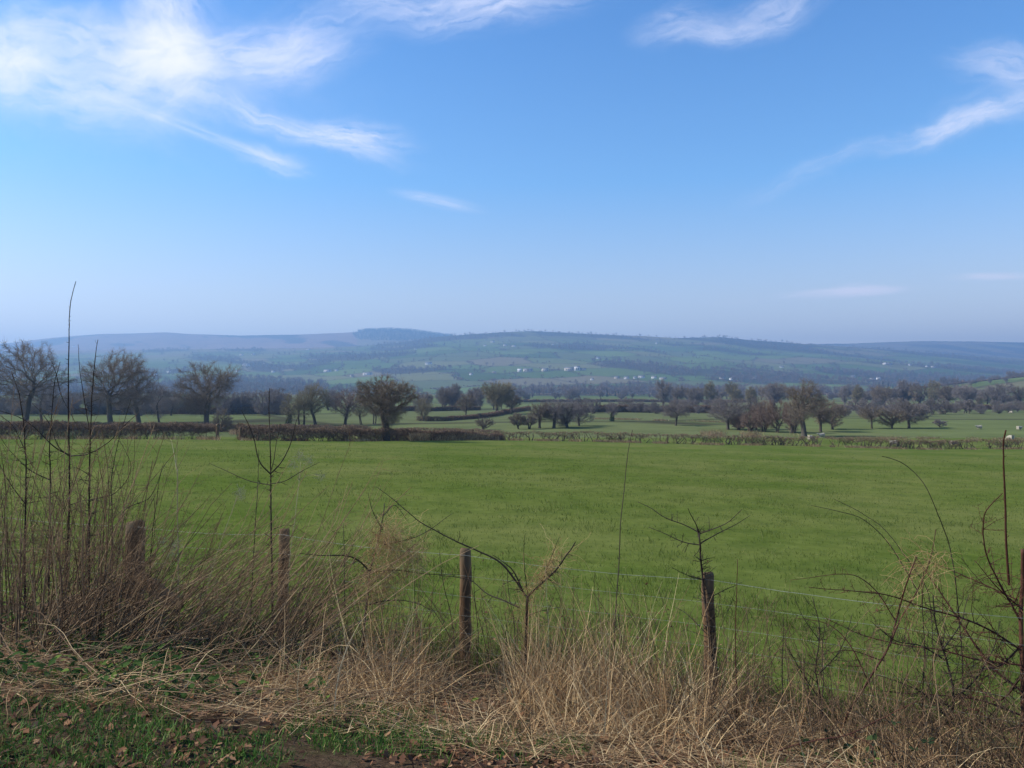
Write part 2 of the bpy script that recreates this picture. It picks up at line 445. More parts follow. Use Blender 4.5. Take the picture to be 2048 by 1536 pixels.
def tree_meshes(name, seed, h, w, cb, tr, twig='twig', ntw=3, nsub=3, tl=1.05, trad=.0105, sides=4, ivy=0.0, epi=0, **kw):
    """trunk mesh (thick wood), crown mesh (thin limbs and twigs) and, where wanted, an ivy mesh"""
    rng = np.random.default_rng(seed); tl = min(tl, .085 * h)
    pos, par, rad = grow(rng, h, w, cb, tr, **kw)
    n = len(pos)
    kids = [[] for _ in range(n)]
    for i, p in enumerate(par):
        if p >= 0: kids[p].append(i)
    paths, stack = [], [(r, -1) for r in np.nonzero(par < 0)[0]]
    while stack:
        s, p = stack.pop()
        path = [p, s] if p >= 0 else [s]
        cur = s
        while kids[cur]:
            k = sorted(kids[cur], key=lambda q: -rad[q])
            for o in k[1:]: stack.append((o, cur))
            cur = k[0]; path.append(cur)
        if len(path) > 1: paths.append(path)
    tg, cg = Geo(), Geo()
    thr = max(tr * .26, .06)
    for path in paths:
        r_ = np.array([rad[i] for i in path]); p_ = pos[path].copy()
        if par[path[1]] == path[0] and par[path[0]] >= 0: r_[0] = min(r_[0], r_[1] * 1.15)
        k = 0
        while k < len(path) and r_[k] > thr: k += 1
        if k > 1:
            tg.tubes(p_[None, :k], np.maximum(r_[None, :k], .01), max(sides + 2, 6), rnd=np.array([rng.random() * .6 + .2]))
        if k < len(path) - 1 or k <= 1:
            a = max(k - 1, 0)
            cg.tubes(p_[None, a:], np.maximum(r_[None, a:], trad), sides, rnd=np.array([rng.random() * .45]))
    thin = np.nonzero((rad < max(.10, tr * .22)) & (par >= 0))[0]
    bd = unit(pos[thin] - pos[par[thin]])
    ctr = np.array([0, 0, (cb + 1) / 2 * h])
    b = np.repeat(np.arange(len(thin)), ntw)
    P0 = pos[thin][b] + (pos[par[thin]][b] - pos[thin][b]) * rng.random((len(b), 1))
    outw = unit(P0 - ctr)
    d = unit(bd[b] * .55 + rdir(len(b), rng) * .85 + outw * .55 + np.array([0, 0, .05]))
    L = tl * rng.uniform(.5, 1.2, (len(b), 1))
    P1 = P0 + d * L * .5; P2 = P1 + unit(d + rdir(len(b), rng) * .25 + np.array([0, 0, .04])) * L * .5
    cg.tubes(np.stack([P0, P1, P2], 1), np.array([trad, trad * .8, trad * .45])[None], 3, rnd=rng.random(len(b)))
    if nsub:
        s = np.repeat(np.arange(len(b)), nsub); f = rng.random((len(s), 1))
        Q0 = np.where(f < .5, P0[s] + (P1[s] - P0[s]) * f * 2, P1[s] + (P2[s] - P1[s]) * (f * 2 - 1))
        d2 = unit(d[s] * .8 + rdir(len(s), rng) * .7)
        Q1 = Q0 + d2 * tl * rng.uniform(.25, .6, (len(s), 1))
        cg.tubes(np.stack([Q0, Q1], 1), np.array([trad * .7, trad * .4])[None], 3, rnd=rng.random(len(s)))
    if epi:      # bushy shoots on the bole
        z = rng.uniform(.05, cb * 1.25, epi) * h; th = rng.uniform(0, 2 * math.pi, epi)
        ip = np.array([np.argmin(abs(pos[:max(4, int(cb * 40)), 2] - q)) for q in z])
        P0 = pos[ip]; P0[:, 2] = z
        dd = unit(np.stack([np.cos(th), np.sin(th), rng.uniform(-.3, .8, epi)], 1))
        P1 = P0 + dd * (tr + rng.uniform(.2, .9, (epi, 1)))
        cg.tubes(np.stack([P0 + dd * tr * .7, P1], 1), np.array([trad, trad * .5])[None], 3, rnd=rng.random(epi))
    out = [tg.mesh(name + '_trunk', M['bark'], True) if tg.n else None, cg.mesh(name + '_crown', M[twig])]
    if ivy > 0:
        q = int(1400 * ivy); g = Geo()
        z = rng.random(q) ** 1.2 * h * ivy; th = rng.uniform(0, 2 * math.pi, q)
        r_ = tr * 1.1 + rng.random(q) * .55 * np.clip(1.2 - z / (h * ivy), .2, 1)
        ip = np.array([np.argmin(abs(pos[:40, 2] - v)) for v in z])
        c0 = pos[ip].copy(); c0[:, 2] = z
        c0 += np.stack([np.cos(th) * r_, np.sin(th) * r_, 0 * th], 1)
        leaves(g, c0, .09 + .07 * rng.random(q), rng)
        out.append(g.mesh(name + '_ivy', M['ivy']))
    else:
        out.append(None)
    return out

def leaves(g, C, size, rng, flat=False, lobes=False):
    """small folded leaf faces at the points C"""
    n = len(C)
    nrm = unit(rng.normal(size=(n, 3)) * (.45 if flat else 1) + np.array([0, 0, 1.0 if flat else .3]))
    ref = rdir(n, rng); a = unit(np.cross(nrm, ref)); b = np.cross(nrm, a)
    s = np.broadcast_to(size, (n,))[:, None]
    if not lobes:
        prof = [(-1, 0, 0), (-.25, .55, .12), (.45, .42, .1), (1, 0, -.1), (.45, -.42, .1), (-.25, -.55, .12)]
    else:
        prof = [(-1.1, 0, 0), (-.6, .30, .1), (-.3, .55, .22), (-.05, .32, .1), (.3, .58, .25), (.6, .28, .1), (1, 0, -.05), (.6, -.28, .12), (.3, -.58, .3), (-.05, -.32, .1), (-.3, -.55, .2), (-.6, -.3, .08)]
    k = len(prof)
    curl = rng.uniform(-.5, 1.0, (n, 1)) if lobes else np.ones((n, 1))
    V = np.stack([C + s * (p[0] * a + p[1] * b + p[2] * curl * nrm) for p in prof] + [C], 1)
    idx = np.arange(n * (k + 1)).reshape(n, k + 1)
    T = np.concatenate([np.stack([idx[:, j], idx[:, (j + 1) % k], idx[:, k]], -1) for j in range(k)])
    g.add(V, None, T, np.repeat(rng.random(n), k + 1))

def place_tree(meshes, name, loc, label, cat='tree', group=None, rz=0.0, scale=(1, 1, 1)):
    r = empty(name, loc, rz); r.scale = scale
    tag(r, label, cat, group)
    for me, nm in zip(meshes, ('trunk', 'crown', 'ivy')):
        if me is not None: link(bpy.data.objects.new(nm, me), r)
    return r

def near_tree(px, Y, top, wpx, cb, tr, label, name='bare_tree', twig='twig', seed=1, group=None, cat='tree', **kw):
    b = gp(px, Y)
    h = (768 - top) / FPX * Y - b[2]
    w = wpx / FPX * Y
    place_tree(tree_meshes(name, seed, h, w, cb, tr, twig=twig, **kw), name, (b[0], b[1], b[2] - .1), label, cat, group)

near_tree(52, 150, 668, 195, .24, .52, 'tallest bare oak with a domed crown at the far left of the hedge', 'oak_tree', seed=101, na=1100, ntw=5, nsub=3, nb=22, tl=1.0)
near_tree(84, 168, 745, 110, .22, .26, 'slim grey tree half hidden behind the tallest oak', seed=102, twig='twig_grey', na=500)
near_tree(222, 148, 689, 150, .22, .52, 'wide bare oak with forking limbs, second big tree from the left', 'oak_tree', seed=103, na=1100, ntw=5, nsub=3, nb=20, lean=.02)
near_tree(278, 158, 708, 92, .20, .48, 'stout grey oak with a ragged narrow crown close beside the wide oak', 'oak_tree', seed=104, twig='twig_grey', na=700, nb=10, ntw=3)
near_tree(318, 178, 762, 60, .2, .22, 'small round bare tree filling the gap between the big oaks', seed=105, twig='twig_grey', na=420)
near_tree(413, 150, 706, 138, .18, .46, 'open crowned oak with twisting limbs standing left of the gateway', 'oak_tree', seed=106, na=750, nb=16, wig=.55, spread=.36, core=.15, ntw=5)
near_tree(443, 142, 815, 46, .16, .12, 'dark bushy shrub at the foot of the twisting oak', 'bare_shrub', seed=107, cat='shrub', na=350, multi=3, ntw=3, tl=.6)
near_tree(772, 91, 737, 150, .30, .40, 'gnarled spreading field oak rooted in the dark hedge', 'oak_tree', seed=123, na=950, nb=16, wig=.62, spread=.36, core=.14, ntw=5, nsub=2, tl=.5, trad=.010, epi=420, up=.05)
near_tree(576, 166, 785, 46, .2, .22, 'ivy-wrapped trunk with a thin crown behind the second hedge', seed=109, twig='twig_olive', na=350, ivy=.42)
near_tree(598, 170, 778, 42, .24, .17, 'left one of two slender olive trees beside the ivy-wrapped trunk', seed=110, twig='twig_olive', na=350)
near_tree(608, 167, 772, 44, .24, .20, 'slender olive tree leaning beside the bushy olive one', seed=111, twig='twig_olive', na=350, lean=.05)
near_tree(631, 168, 763, 72, .22, .30, 'bushy olive brown tree with ascending limbs behind the second hedge', seed=112, twig='twig_olive', na=750, up=.3)
near_tree(690, 168, 772, 66, .24, .30, 'forked brown tree just left of the field oak', seed=113, na=600, twig='twig_red', up=.25)
near_tree(722, 172, 790, 44, .28, .12, 'thin twin stemmed tree seen beneath the field oak', seed=114, na=300, multi=2, twig='twig_olive')
near_tree(748, 174, 790, 46, .26, .14, 'thin tree with a side limb tucked behind the field oak', seed=115, na=300, multi=2, twig='twig_olive')
near_tree(847, 190, 796, 50, .16, .13, 'vase shaped shrubby tree alone in the pasture right of the field oak', seed=116, na=420, multi=3, twig='twig_olive', up=.35)
near_tree(931, 206, 786, 48, .28, .18, 'lone round headed tree standing at the long curved hedge', seed=117, na=450)
near_tree(904, 335, 764, 48, .12, .45, 'dense dark rounded tree beyond the pasture behind the lone one', seed=118, na=800, twig='twig_grey', ntw=3, tl=1.5, trad=.03)
near_tree(994, 250, 754, 78, .22, .42, 'tall pale trunked willow with an upswept crown in the middle distance', 'willow_tree', seed=119, na=950, twig='twig_olive', up=.35, tl=1.3, trad=.024)
near_tree(1023, 256, 784, 44, .3, .24, 'lower dark tree leaning against the willow on its right', seed=120, na=450, trad=.022)
near_tree(966, 150, 832, 48, .1, .08, 'sprawling leafless shrub at the hedge corner', 'bare_shrub', seed=121, cat='shrub', na=260, multi=4, ntw=3)
near_tree(1036, 152, 824, 44, .22, .14, 'leftmost small thorn bush of the clump beyond the hedge', 'bare_shrub', seed=122, cat='shrub', na=420, multi=2, ntw=3, tl=.6)
near_tree(1058, 152, 826, 42, .24, .14, 'small thorn bush between its twin and the tall clump trees', 'bare_shrub', seed=108, cat='shrub', na=380, multi=2, ntw=3, tl=.6)
near_tree(1079, 155, 798, 58, .32, .24, 'straight trunked tree on the left edge of the brown clump', seed=124, twig='twig', na=500, ntw=3)
near_tree(1108, 155, 796, 74, .34, .30, 'round crowned tree with a clear trunk in the brown clump', seed=125, twig='twig_grey', na=650, ntw=3)
near_tree(1134, 158, 795, 76, .05, .26, 'densest bushy tree in the heart of the brown clump', seed=126, twig='twig_grey', na=650, multi=2, ntw=3)
near_tree(1158, 164, 798, 62, .06, .22, 'tree closing the right end of the brown clump', seed=127, twig='twig_grey', na=500, ntw=3)
near_tree(1224, 188, 801, 34, .3, .16, 'thin tree with ivy-dark trunk alone in the middle pasture', seed=128, na=260, ivy=.46, twig='twig_grey')
near_tree(1352, 166, 798, 70, .30, .20, 'small round topped tree alone beyond the right hedge', seed=129, twig='twig_grey', na=560, ntw=3)
near_tree(1456, 150, 787, 92, .2, .27, 'spreading dark tree at the left end of the reddish scrub', seed=130, twig='twig_grey', na=750, ntw=3)
near_tree(1608, 128, 760, 84, .30, .40, 'thick trunked oak rising from the right-hand hedge', 'oak_tree', seed=131, na=850, ntw=3, wig=.5, tl=.8, nb=14)
near_tree(1641, 142, 792, 72, .34, .24, 'oak with a bare lower trunk immediately right of the thick one', 'oak_tree', seed=132, na=560, ntw=3, wig=.5)
near_tree(1665, 150, 802, 72, .12, .22, 'low fuzzy bare tree by the gap in the right hedge', seed=133, twig='twig', na=560, ntw=3)
near_tree(1744, 152, 804, 60, .3, .17, 'half dead tree with a black snapped trunk beyond the right hedge', seed=134, na=260, ntw=3)
near_tree(1784, 152, 814, 66, .18, .17, 'low wide tree between the snapped trunk and the dark round tree', seed=135, na=480, ntw=3)
near_tree(1818, 153, 797, 84, .2, .25, 'dark round tree with low limbs behind the right hedge', seed=136, twig='twig_grey', na=700, ntw=3)
near_tree(1880, 156, 836, 34, .25, .09, 'tiny pale sapling-like tree standing in the sheep pasture', seed=137, twig='twig_grey', na=260)
SCRUB = [(1478, 148, 826, 40, 'pale reddish bush at the left foot of the scrub'), (1500, 144, 812, 50, 'rounded russet bush in the left half of the scrub'),
         (1528, 142, 800, 52, 'tall russet bush in the middle of the scrub'), (1556, 140, 792, 50, 'tall brown bush next to the thick trunked oak'),
         (1586, 138, 797, 46, 'brown bush touching the thick trunked oak on its left'), (1513, 150, 786, 46, 'upright grey tree rising behind the russet scrub')]
for k, (px, Y, top, w_, lab) in enumerate(SCRUB):
    near_tree(px, Y, top, w_, .06 if k < 5 else .16, .16, lab, 'bare_shrub' if k < 5 else 'bare_tree', seed=150 + k, twig='twig_red' if k < 5 else 'twig_grey', cat='shrub' if k < 5 else 'tree', na=520, multi=3 if k < 5 else 1, ntw=4, tl=.9)

# belts of trees farther off: a few shared shapes, every tree an object of its own
VAR = []
for k, (h, w, cb, tr, tw, mu, upv) in enumerate([(10, 8, .2, .26, 'twig_grey', 1, .12), (10, 6, .22, .24, 'twig_grey', 1, .3), (10, 11, .03, .16, 'twig_grey', 4, .12),
                                                 (10, 5.2, .25, .2, 'twig_olive', 1, .4), (10, 13, .02, .14, 'twig_grey', 5, .1), (10, 7.5, .15, .26, 'twig', 1, .2)]):
    VAR.append(tree_meshes('belt_tree', 300 + k, h, w, cb, tr, twig=tw, na=420, ntw=4, nsub=2, tl=1.1, trad=.024, nb=9, multi=mu, up=upv, sides=3))
BELT = 0
def belt(px0, px1, n, Y0, Y1, hm, dh, label, group, var=(0, 1, 2, 5), name='bare_tree', cat='tree'):
    global BELT
    for k in range(n):
        px = px0 + (px1 - px0) * (k + random.uniform(-.4, 1.4)) / n
        Y = random.uniform(Y0, Y1); h = hm + random.uniform(-1.15, 1) * dh * random.uniform(.6, 1.3)
        x, y, z = gp(px, Y); s = h / 10
        place_tree(VAR[random.choice(var)], name, (x, y, z - .1), label, cat, group, rz=random.uniform(0, 6.28), scale=(s * random.uniform(.95, 1.5), s * random.uniform(.95, 1.5), s))
        BELT += 1
belt(-40, 320, 17, 232, 262, 7.4, 1.4, 'grey bare tree in the dense line behind the big left oaks', 'trees in the dense line behind the big left oaks', (0, 2, 5, 4, 2))
belt(320, 575, 14, 236, 262, 7.8, 1.4, 'grey bare tree in the thick line between gateway oak and ivy-wrapped trunk', 'trees between the gateway oak and the ivy-wrapped trunk', (0, 2, 5))
belt(640, 860, 9, 300, 330, 7.5, 1.6, 'grey bare tree in the line beyond the field oak', 'trees in the line beyond the field oak', (0, 1, 5))
belt(858, 1010, 10, 330, 370, 9.5, 2.2, 'bluish bare tree beside the dense dark rounded tree', 'trees beside the dense dark rounded tree', (0, 1, 3, 5))
belt(1160, 1440, 18, 258, 300, 4.8, 1.6, 'purplish thicket tree along the middle pasture edge', 'thicket along the middle pasture edge', (2, 4, 0), 'thicket_tree')
belt(1330, 1570, 12, 380, 440, 13, 3.0, 'tall hazy tree behind the reddish scrub', 'tall trees behind the reddish scrub', (0, 1, 3, 5))
belt(1690, 1905, 20, 400, 470, 12, 3.6, 'tall bare tree below the sloping field on the right', 'tall trees below the sloping field', (0, 1, 3, 5))
belt(1915, 2075, 14, 380, 460, 10, 3.4, 'tall dark tree in the right-hand corner of the valley', 'tall trees in the right corner of the valley', (0, 1, 5))
belt(1680, 2075, 24, 225, 300, 4.6, 1.9, 'purple grey scrub tree along the sheep pasture', 'scrub trees along the sheep pasture', (2, 4, 2, 4, 0, 1), 'scrub_tree')
belt(955, 1330, 20, 620, 860, 8.5, 4.5, 'hazy tree in the line across the valley floor', 'hazy trees across the valley floor', (0, 2, 4, 2, 4, 1))
belt(1330, 1720, 22, 560, 820, 11, 4.5, 'hazy violet tree behind the oaks of the right hedge', 'hazy trees behind the oaks of the right hedge', (0, 2, 4, 5, 2))
belt(1680, 1990, 13, 985, 1060, 11, 4.0, 'small tree on the crest of the sloping field', 'trees on the crest of the sloping field', (0, 2, 5))
belt(1985, 2085, 12, 1020, 1180, 17, 4, 'violet tree in the wood above the sloping field', 'trees in the wood above the sloping field', (0, 2, 5))
belt(1880, 2040, 7, 800, 860, 6, 2, 'little dark tree on the slope of the right-hand field', 'little trees on the slope of the right-hand field', (0, 2))

# far trees: the nearest ones individually, the rest as one hazy wood
def stick_tree(rng, n=46):
    """coarse bare tree, 10 m high, of thick sticks: only for trees more than a kilometre off"""
    g = Geo()
    g.tubes(np.array([[[0, 0, -.5], [0, .1, 3], [.1, 0, 6]]]), np.array([[.35, .28, .18]]), 4, rnd=np.array([.1]))
    c = unit(rng.normal(size=(n, 3))) * rng.random((n, 1)) ** .5 * np.array([3.8, 3.8, 3.6]) + np.array([0, 0, 6.2])
    c += (rng.normal(size=(n, 3)) * .4)
    c[:, 2] = np.clip(c[:, 2], 1.5, 11)
    d = unit(c - np.array([0, 0, 3.0])) + rng.normal(size=(n, 3)) * .5
    a = c - unit(d) * 1.3; b = c + unit(d) * 1.3
    g.tubes(np.stack([a, b], 1), np.array([.22, .12])[None], 3, rnd=rng.random(n))
    return np.concatenate(g.V), np.concatenate(g.Q), np.concatenate(g.r)
STK = [stick_tree(np.random.default_rng(700 + k)) for k in range(6)]
FARM = []
for v, q, r_ in STK:
    me = make_mesh('far_tree', v, q, rnd=r_); me.materials.append(M['farwood']); FARM.append(me)

def merged(name, pts, hs, mat, src=STK, wide=1.0):
    V, Q, Rr, off = [], [], [], 0
    for k, (p, h) in enumerate(zip(pts, hs)):
        v, q, r_ = src[k % len(src)]
        a = RNG.uniform(0, 6.28); s = h / 10
        ca, sa = math.cos(a) * s * wide, math.sin(a) * s * wide
        vv = np.stack([v[:, 0] * ca - v[:, 1] * sa + p[0], v[:, 0] * sa + v[:, 1] * ca + p[1], v[:, 2] * s + p[2]], 1)
        V.append(vv); Q.append(q + off); Rr.append(r_); off += len(v)
    me = make_mesh(name, np.concatenate(V), np.concatenate(Q), rnd=np.concatenate(Rr)); me.materials.append(mat)
    return link(bpy.data.objects.new(name, me))

n = 42000
U = RNG.uniform(-.75, .75, n); Yc = np.exp(RNG.uniform(math.log(1020), math.log(5200), n)); Xc = U * Yc
i_, b_ = fields(Xc, Yc)
wood = woods(Xc, Yc)
valley = (Yc > 1020) & (Yc < 1420) & (U < .42) & (U > -.2)
acc = ((b_ < 12) & (RNG.random(n) < .22)) | ((wood > .555) & (RNG.random(n) < .5)) | (valley & (RNG.random(n) < .03))
acc &= ~((Yc > 4000) & (U < -.2) & (wood < .66)) & ~((Yc > 900) & (Yc < 1020) & (U > .4))
acc &= RNG.random(n) < np.clip((Yc / 2500) ** 1.6, .10, .85)
Xc, Yc, b_, wood = Xc[acc], Yc[acc], b_[acc], wood[acc]
Zc = H(Xc, Yc)
hs = RNG.uniform(7, 14, len(Xc)) * np.where(wood > .6, 1.1, .9)
lone = np.nonzero((wood < .55) & (b_ < 11) & (Yc > 1450))[0]
lone = lone[np.argsort(Yc[lone])][:60]
for k in lone:
    o = link(bpy.data.objects.new('hedgerow_tree', FARM[k % 6]))
    o.location = (Xc[k], Yc[k], Zc[k]); o.rotation_euler.z = random.uniform(0, 6.28); s = hs[k] / 10; o.scale = (s, s, s)
    tag(o, 'hazy blue hedgerow tree between the fields of the far hillside', 'tree', 'hedgerow trees between the far fields')
rest = np.setdiff1d(np.arange(len(Xc)), lone)
print('far trees', len(rest), 'belt', BELT)
tag(merged('far_woodland', np.stack([Xc, Yc, Zc], 1)[rest], hs[rest], M['farwood']), 'hazy bare woods and hedgerows covering the far hillside', 'woodland', kind='stuff')
# hedges of the far fields: low thorn clumps along the field borders
n = 60000
U = RNG.uniform(-.75, .75, n); Yc = np.exp(RNG.uniform(math.log(1000), math.log(4300), n)); Xc = U * Yc
i_, b_ = fields(Xc, Yc); k = b_ < 3.2
Xc, Yc = Xc[k], Yc[k]
cl = []
rng = np.random.default_rng(77)
for q in range(4):
    g = Geo(); c = rng.normal(size=(9, 3)) * [3.0, 3.0, .6] + [0, 0, 1.5]
    g.tubes(np.stack([c - rdir(9, rng) * [1.5, 1.5, .5], c + rdir(9, rng) * [1.5, 1.5, .5]], 1), np.array([.6, .5])[None], 3, rnd=rng.random(9))
    cl.append((np.concatenate(g.V), np.concatenate(g.Q), np.concatenate(g.r)))
tag(merged('far_hedges', np.stack([Xc, Yc, H(Xc, Yc)], 1), RNG.uniform(8, 13, len(Xc)), M['hedge'], cl), 'dark hedge lines dividing the far green fields', 'hedges', kind='stuff')

# conifers
def conifer(rng, n=120):
    g = Geo(); g.tubes(np.array([[[0, 0, -.3], [0, 0, 9.6]]]), np.array([[.2, .03]]), 5, rnd=np.array([.2]))
    t = rng.random(n) ** .8; z = .8 + 8.8 * t; th = rng.uniform(0, 6.28, n); r_ = (1 - t) * 2.3 * rng.uniform(.6, 1.1, n) + .15
    P0 = np.stack([0 * z, 0 * z, z], 1); P2 = np.stack([np.cos(th) * r_, np.sin(th) * r_, z - .35 * r_], 1)
    g.tubes(np.stack([P0, (P0 + P2) / 2 + [0, 0, .12], P2], 1), np.array([.16, .34, .06])[None], 3, rnd=rng.random(n))
    return np.concatenate(g.V), np.concatenate(g.Q), np.concatenate(g.r)
CON = [conifer(np.random.default_rng(800 + k), 70) for k in range(3)]
CONM = []
for v, q, r_ in CON:
    me = make_mesh('conifer', v, q, rnd=r_); me.materials.append(M['conifer']); CONM.append(me)
for k, (px, Y, h, lab, grp) in enumerate([(1214, 860, 10, 'dark conifer spire in the valley trees, the fatter one', None), (1231, 880, 7, 'thin dark conifer spire of a close pair in the valley', 'close pair of conifer spires'), (1237, 880, 7.5, 'thin dark conifer spire of a close pair in the valley', 'close pair of conifer spires'),
                                    (1758, 1240, 17, 'dark conifer in the group by the white farm', 'conifers by the white farm'), (1766, 1250, 20, 'dark conifer in the group by the white farm', 'conifers by the white farm'), (1776, 1260, 18, 'dark conifer in the group by the white farm', 'conifers by the white farm'), (1786, 1250, 13, 'dark conifer in the group by the white farm', 'conifers by the white farm')]):
    x, y, z = gp(px, Y)
    o = link(bpy.data.objects.new('conifer_tree', CONM[k % 3])); o.location = (x, y, z); s = h / 10; o.scale = (s, s, s)
    tag(o, lab, 'tree', grp)
# conifer plantation on the far summit
n = 2600
pxs = RNG.uniform(700, 905, n); ys = RNG.uniform(4700, 5850, n)
lo = np.interp(pxs, [700, 720, 800, 905], [5350, 5000, 4800, 5000]); ok = (ys > lo) & (pxs > 700 + (5850 - ys) * .004) & (pxs > 716 - (ys < 5500) * 10)
pxs, ys = pxs[ok], ys[ok]; xs = px2u(pxs) * ys
tag(merged('plantation', np.stack([xs, ys, H(xs, ys)], 1), RNG.uniform(17, 24, len(xs)), M['conifer'], [conifer(np.random.default_rng(820 + k), 14) for k in range(3)], 1.6), 'blue conifer plantation capping the far summit', 'forest', kind='stuff')

# ------------------------------------------------------------------ hedges
def hedge(path, h0, h1, label, group=None, per=330, wid=1.0, rad=.019, gap=.35, tl=.36, seed=0, mat='hedge', name='hedge', stems=1.6, low=.4):
    """path: (photo column, depth) pairs; trimmed thorn hedge on visible stems"""
    rng = np.random.default_rng(900 + seed)
    P = np.array([((p - 1024) / FPX * Y, Y) for p, Y in path])
    seg = np.linalg.norm(np.diff(P, axis=0), axis=1); cum = np.concatenate([[0], np.cumsum(seg)]); L = cum[-1]
    def at(s): return np.stack([np.interp(s, cum, P[:, 0]), np.interp(s, cum, P[:, 1])], 1)
    def ht(s): return np.interp(s, [0, L], [h0, h1]) * (.80 + .22 * vnoise(s / 2.6, s * 0, seed) + .20 * vnoise(s / .7, s * 0 + 3, seed))
    n = int(L * per); s = rng.uniform(0, L, n); t = 1 - rng.random(n) ** 1.25
    hol = vnoise(s / 1.7, 0 * s + 1, seed + 5) * .7 + vnoise(s / .55, 0 * s + 2, seed + 6) * .3
    keep = (t > low + .5 * np.clip((hol - (1 - gap)) * 3, -1, 1)) | (rng.random(n) < .10) | (hol < (.55 - gap))
    s, t = s[keep], t[keep]; n = len(s)
    xy = at(s) + rng.normal(size=(n, 2)) * wid * .28
    z = H(xy[:, 0], xy[:, 1]) + t * ht(s)
    c = np.stack([xy[:, 0], xy[:, 1], z], 1)
    d = unit(rng.normal(size=(n, 3)) + np.array([0, 0, .35]))
    ln = tl * rng.uniform(.5, 1.3, (n, 1))
    a = c - d * ln * .6; b = c + d * ln * .4
    g = Geo(); g.tubes(np.stack([a, b], 1), np.array([rad, rad * .6])[None], 3, rnd=np.clip(rng.random(n) * .8 + .2 * t, 0, 1))
    m_ = int(L * stems); s = rng.uniform(0, L, m_)
    xy = at(s); hh = ht(s)
    p0 = np.stack([xy[:, 0], xy[:, 1], H(xy[:, 0], xy[:, 1]) - .05], 1)
    ln = rng.normal(size=(m_, 2)) * .28
    p1 = p0 + np.stack([ln[:, 0], ln[:, 1], hh * .4], 1); p2 = p1 + np.stack([rng.normal(size=m_) * .35, rng.normal(size=m_) * .2, hh * .45], 1)
    g.tubes(np.stack([p0, p1, p2], 1), np.array([rad * 2.6, rad * 2.0, rad])[None], 4, rnd=rng.random(m_) * .3)
    return tag(g.build(name, M[mat]), label, 'hedge', group)

hedge([(-70, 82), (140, 83), (300, 84.5), (438, 86)], 1.95, 1.55, 'tall dark trimmed hedge left of the gateway', per=520, wid=1.1, gap=.42, seed=1, low=.18)
hedge([(476, 86), (560, 85), (660, 87), (770, 91), (850, 96), (940, 105), (1004, 113)], 1.75, .85, 'long dark hedge running from the gateway past the field oak', per=520, gap=.3, seed=2, low=.12)
hedge([(1002, 114), (1200, 113), (1420, 112), (1638, 111)], 1.25, 1.35, 'thin gappy hedge with open stems across the middle of the field edge', per=170, wid=.7, gap=.62, seed=3, low=.35, stems=3.2, rad=.022)
hedge([(1662, 111), (1860, 110), (2120, 109)], 1.2, 1.2, 'gappy hedge at the right end of the field edge, before the sheep', per=170, wid=.7, gap=.62, seed=4, low=.32, stems=3.0, rad=.022)
hedge([(-70, 150), (250, 147), (480, 143), (740, 138)], 1.5, 1.3, 'second trimmed hedge behind the dark one on the left', per=300, rad=.028, gap=.1, seed=5, low=.05)
hedge([(790, 139), (900, 138), (1002, 132)], .95, .85, 'low broken hedge just beyond the field oak', per=180, rad=.026, gap=.55, seed=6, low=.25)
hedge([(835, 192), (890, 190), (945, 200), (985, 222), (1015, 262), (1060, 330)], 1.0, 1.6, 'curving hedge climbing away towards the willow', per=200, rad=.035, gap=.1, seed=7, low=.05)
hedge([(-80, 250), (300, 252), (580, 250)], 2.2, 2.2, 'dark low hedge under the left line of trees', per=240, rad=.05, gap=.05, seed=8, tl=.7, low=.02)
hedge([(760, 300), (860, 305), (960, 320)], 1.7, 1.7, 'dark hedge along the back of the pasture behind the field oak', per=160, rad=.055, gap=.05, seed=9, tl=.7, low=.02)
hedge([(1150, 275), (1300, 278), (1450, 272)], 2.4, 2.4, 'purple thorn hedge under the middle thicket', per=240, rad=.055, gap=.1, seed=10, tl=.8, low=.05)
hedge([(1670, 330), (1850, 340), (2090, 335)], 2.0, 2.0, 'long dark hedge below the tall trees on the right', per=130, rad=.07, gap=.1, seed=11, tl=.9, low=.03)
hedge([(1670, 955), (1850, 975), (2090, 985)], 2.0, 2.0, 'thin hedge along the crest of the right-hand sloping field', per=22, rad=.2, gap=.05, seed=12, tl=2.0, low=.0, stems=.2)
hedge([(1655, 790), (1740, 830), (1800, 905)], 2.2, 2.0, 'hedge slanting up the edge of the right-hand sloping field', per=24, rad=.2, gap=.05, seed=13, tl=2.0, low=.0, stems=.2)
hedge([(1040, 560), (1250, 570), (1500, 560)], 1.8, 1.8, 'straight far hedge beyond the middle thicket', per=40, rad=.14, gap=.05, seed=14, tl=1.4, low=.0, stems=.3)

# gateway posts
def post_mesh(rng, h, r_, sides=14, lean=(0, 0), taper=.95):
    g = Geo(); K = 12
    z = np.concatenate([[-.3], np.linspace(0, h - .02, K - 2), [h]])
    rr = np.interp(z, [-.3, h], [r_ * 1.04, r_ * taper]) * (1 + .03 * rng.normal(size=K)); rr[-1] *= .86
    P = np.stack([lean[0] * z + .004 * rng.normal(size=K), lean[1] * z + .004 * rng.normal(size=K), z], 1)
    g.tubes(P[None], rr[None], sides, rnd=np.array([.5]), cap=True)
    V = g.V[0]; V[:, :2] += rng.normal(size=(len(V), 2)) * r_ * .035
    return g
for px, Y, h, lab in ((435, 85.5, 1.75, 'weathered gatepost at the end of the tall left hedge'), (481, 85.5, 1.45, 'shorter gatepost where the long dark hedge begins')):
    x, y, z = gp(px, Y)
    o = post_mesh(np.random.default_rng(int(px)), h, .17).build('gatepost', M['post'], smooth=True); o.location = (x, y, z)
    tag(o, lab, 'gatepost')

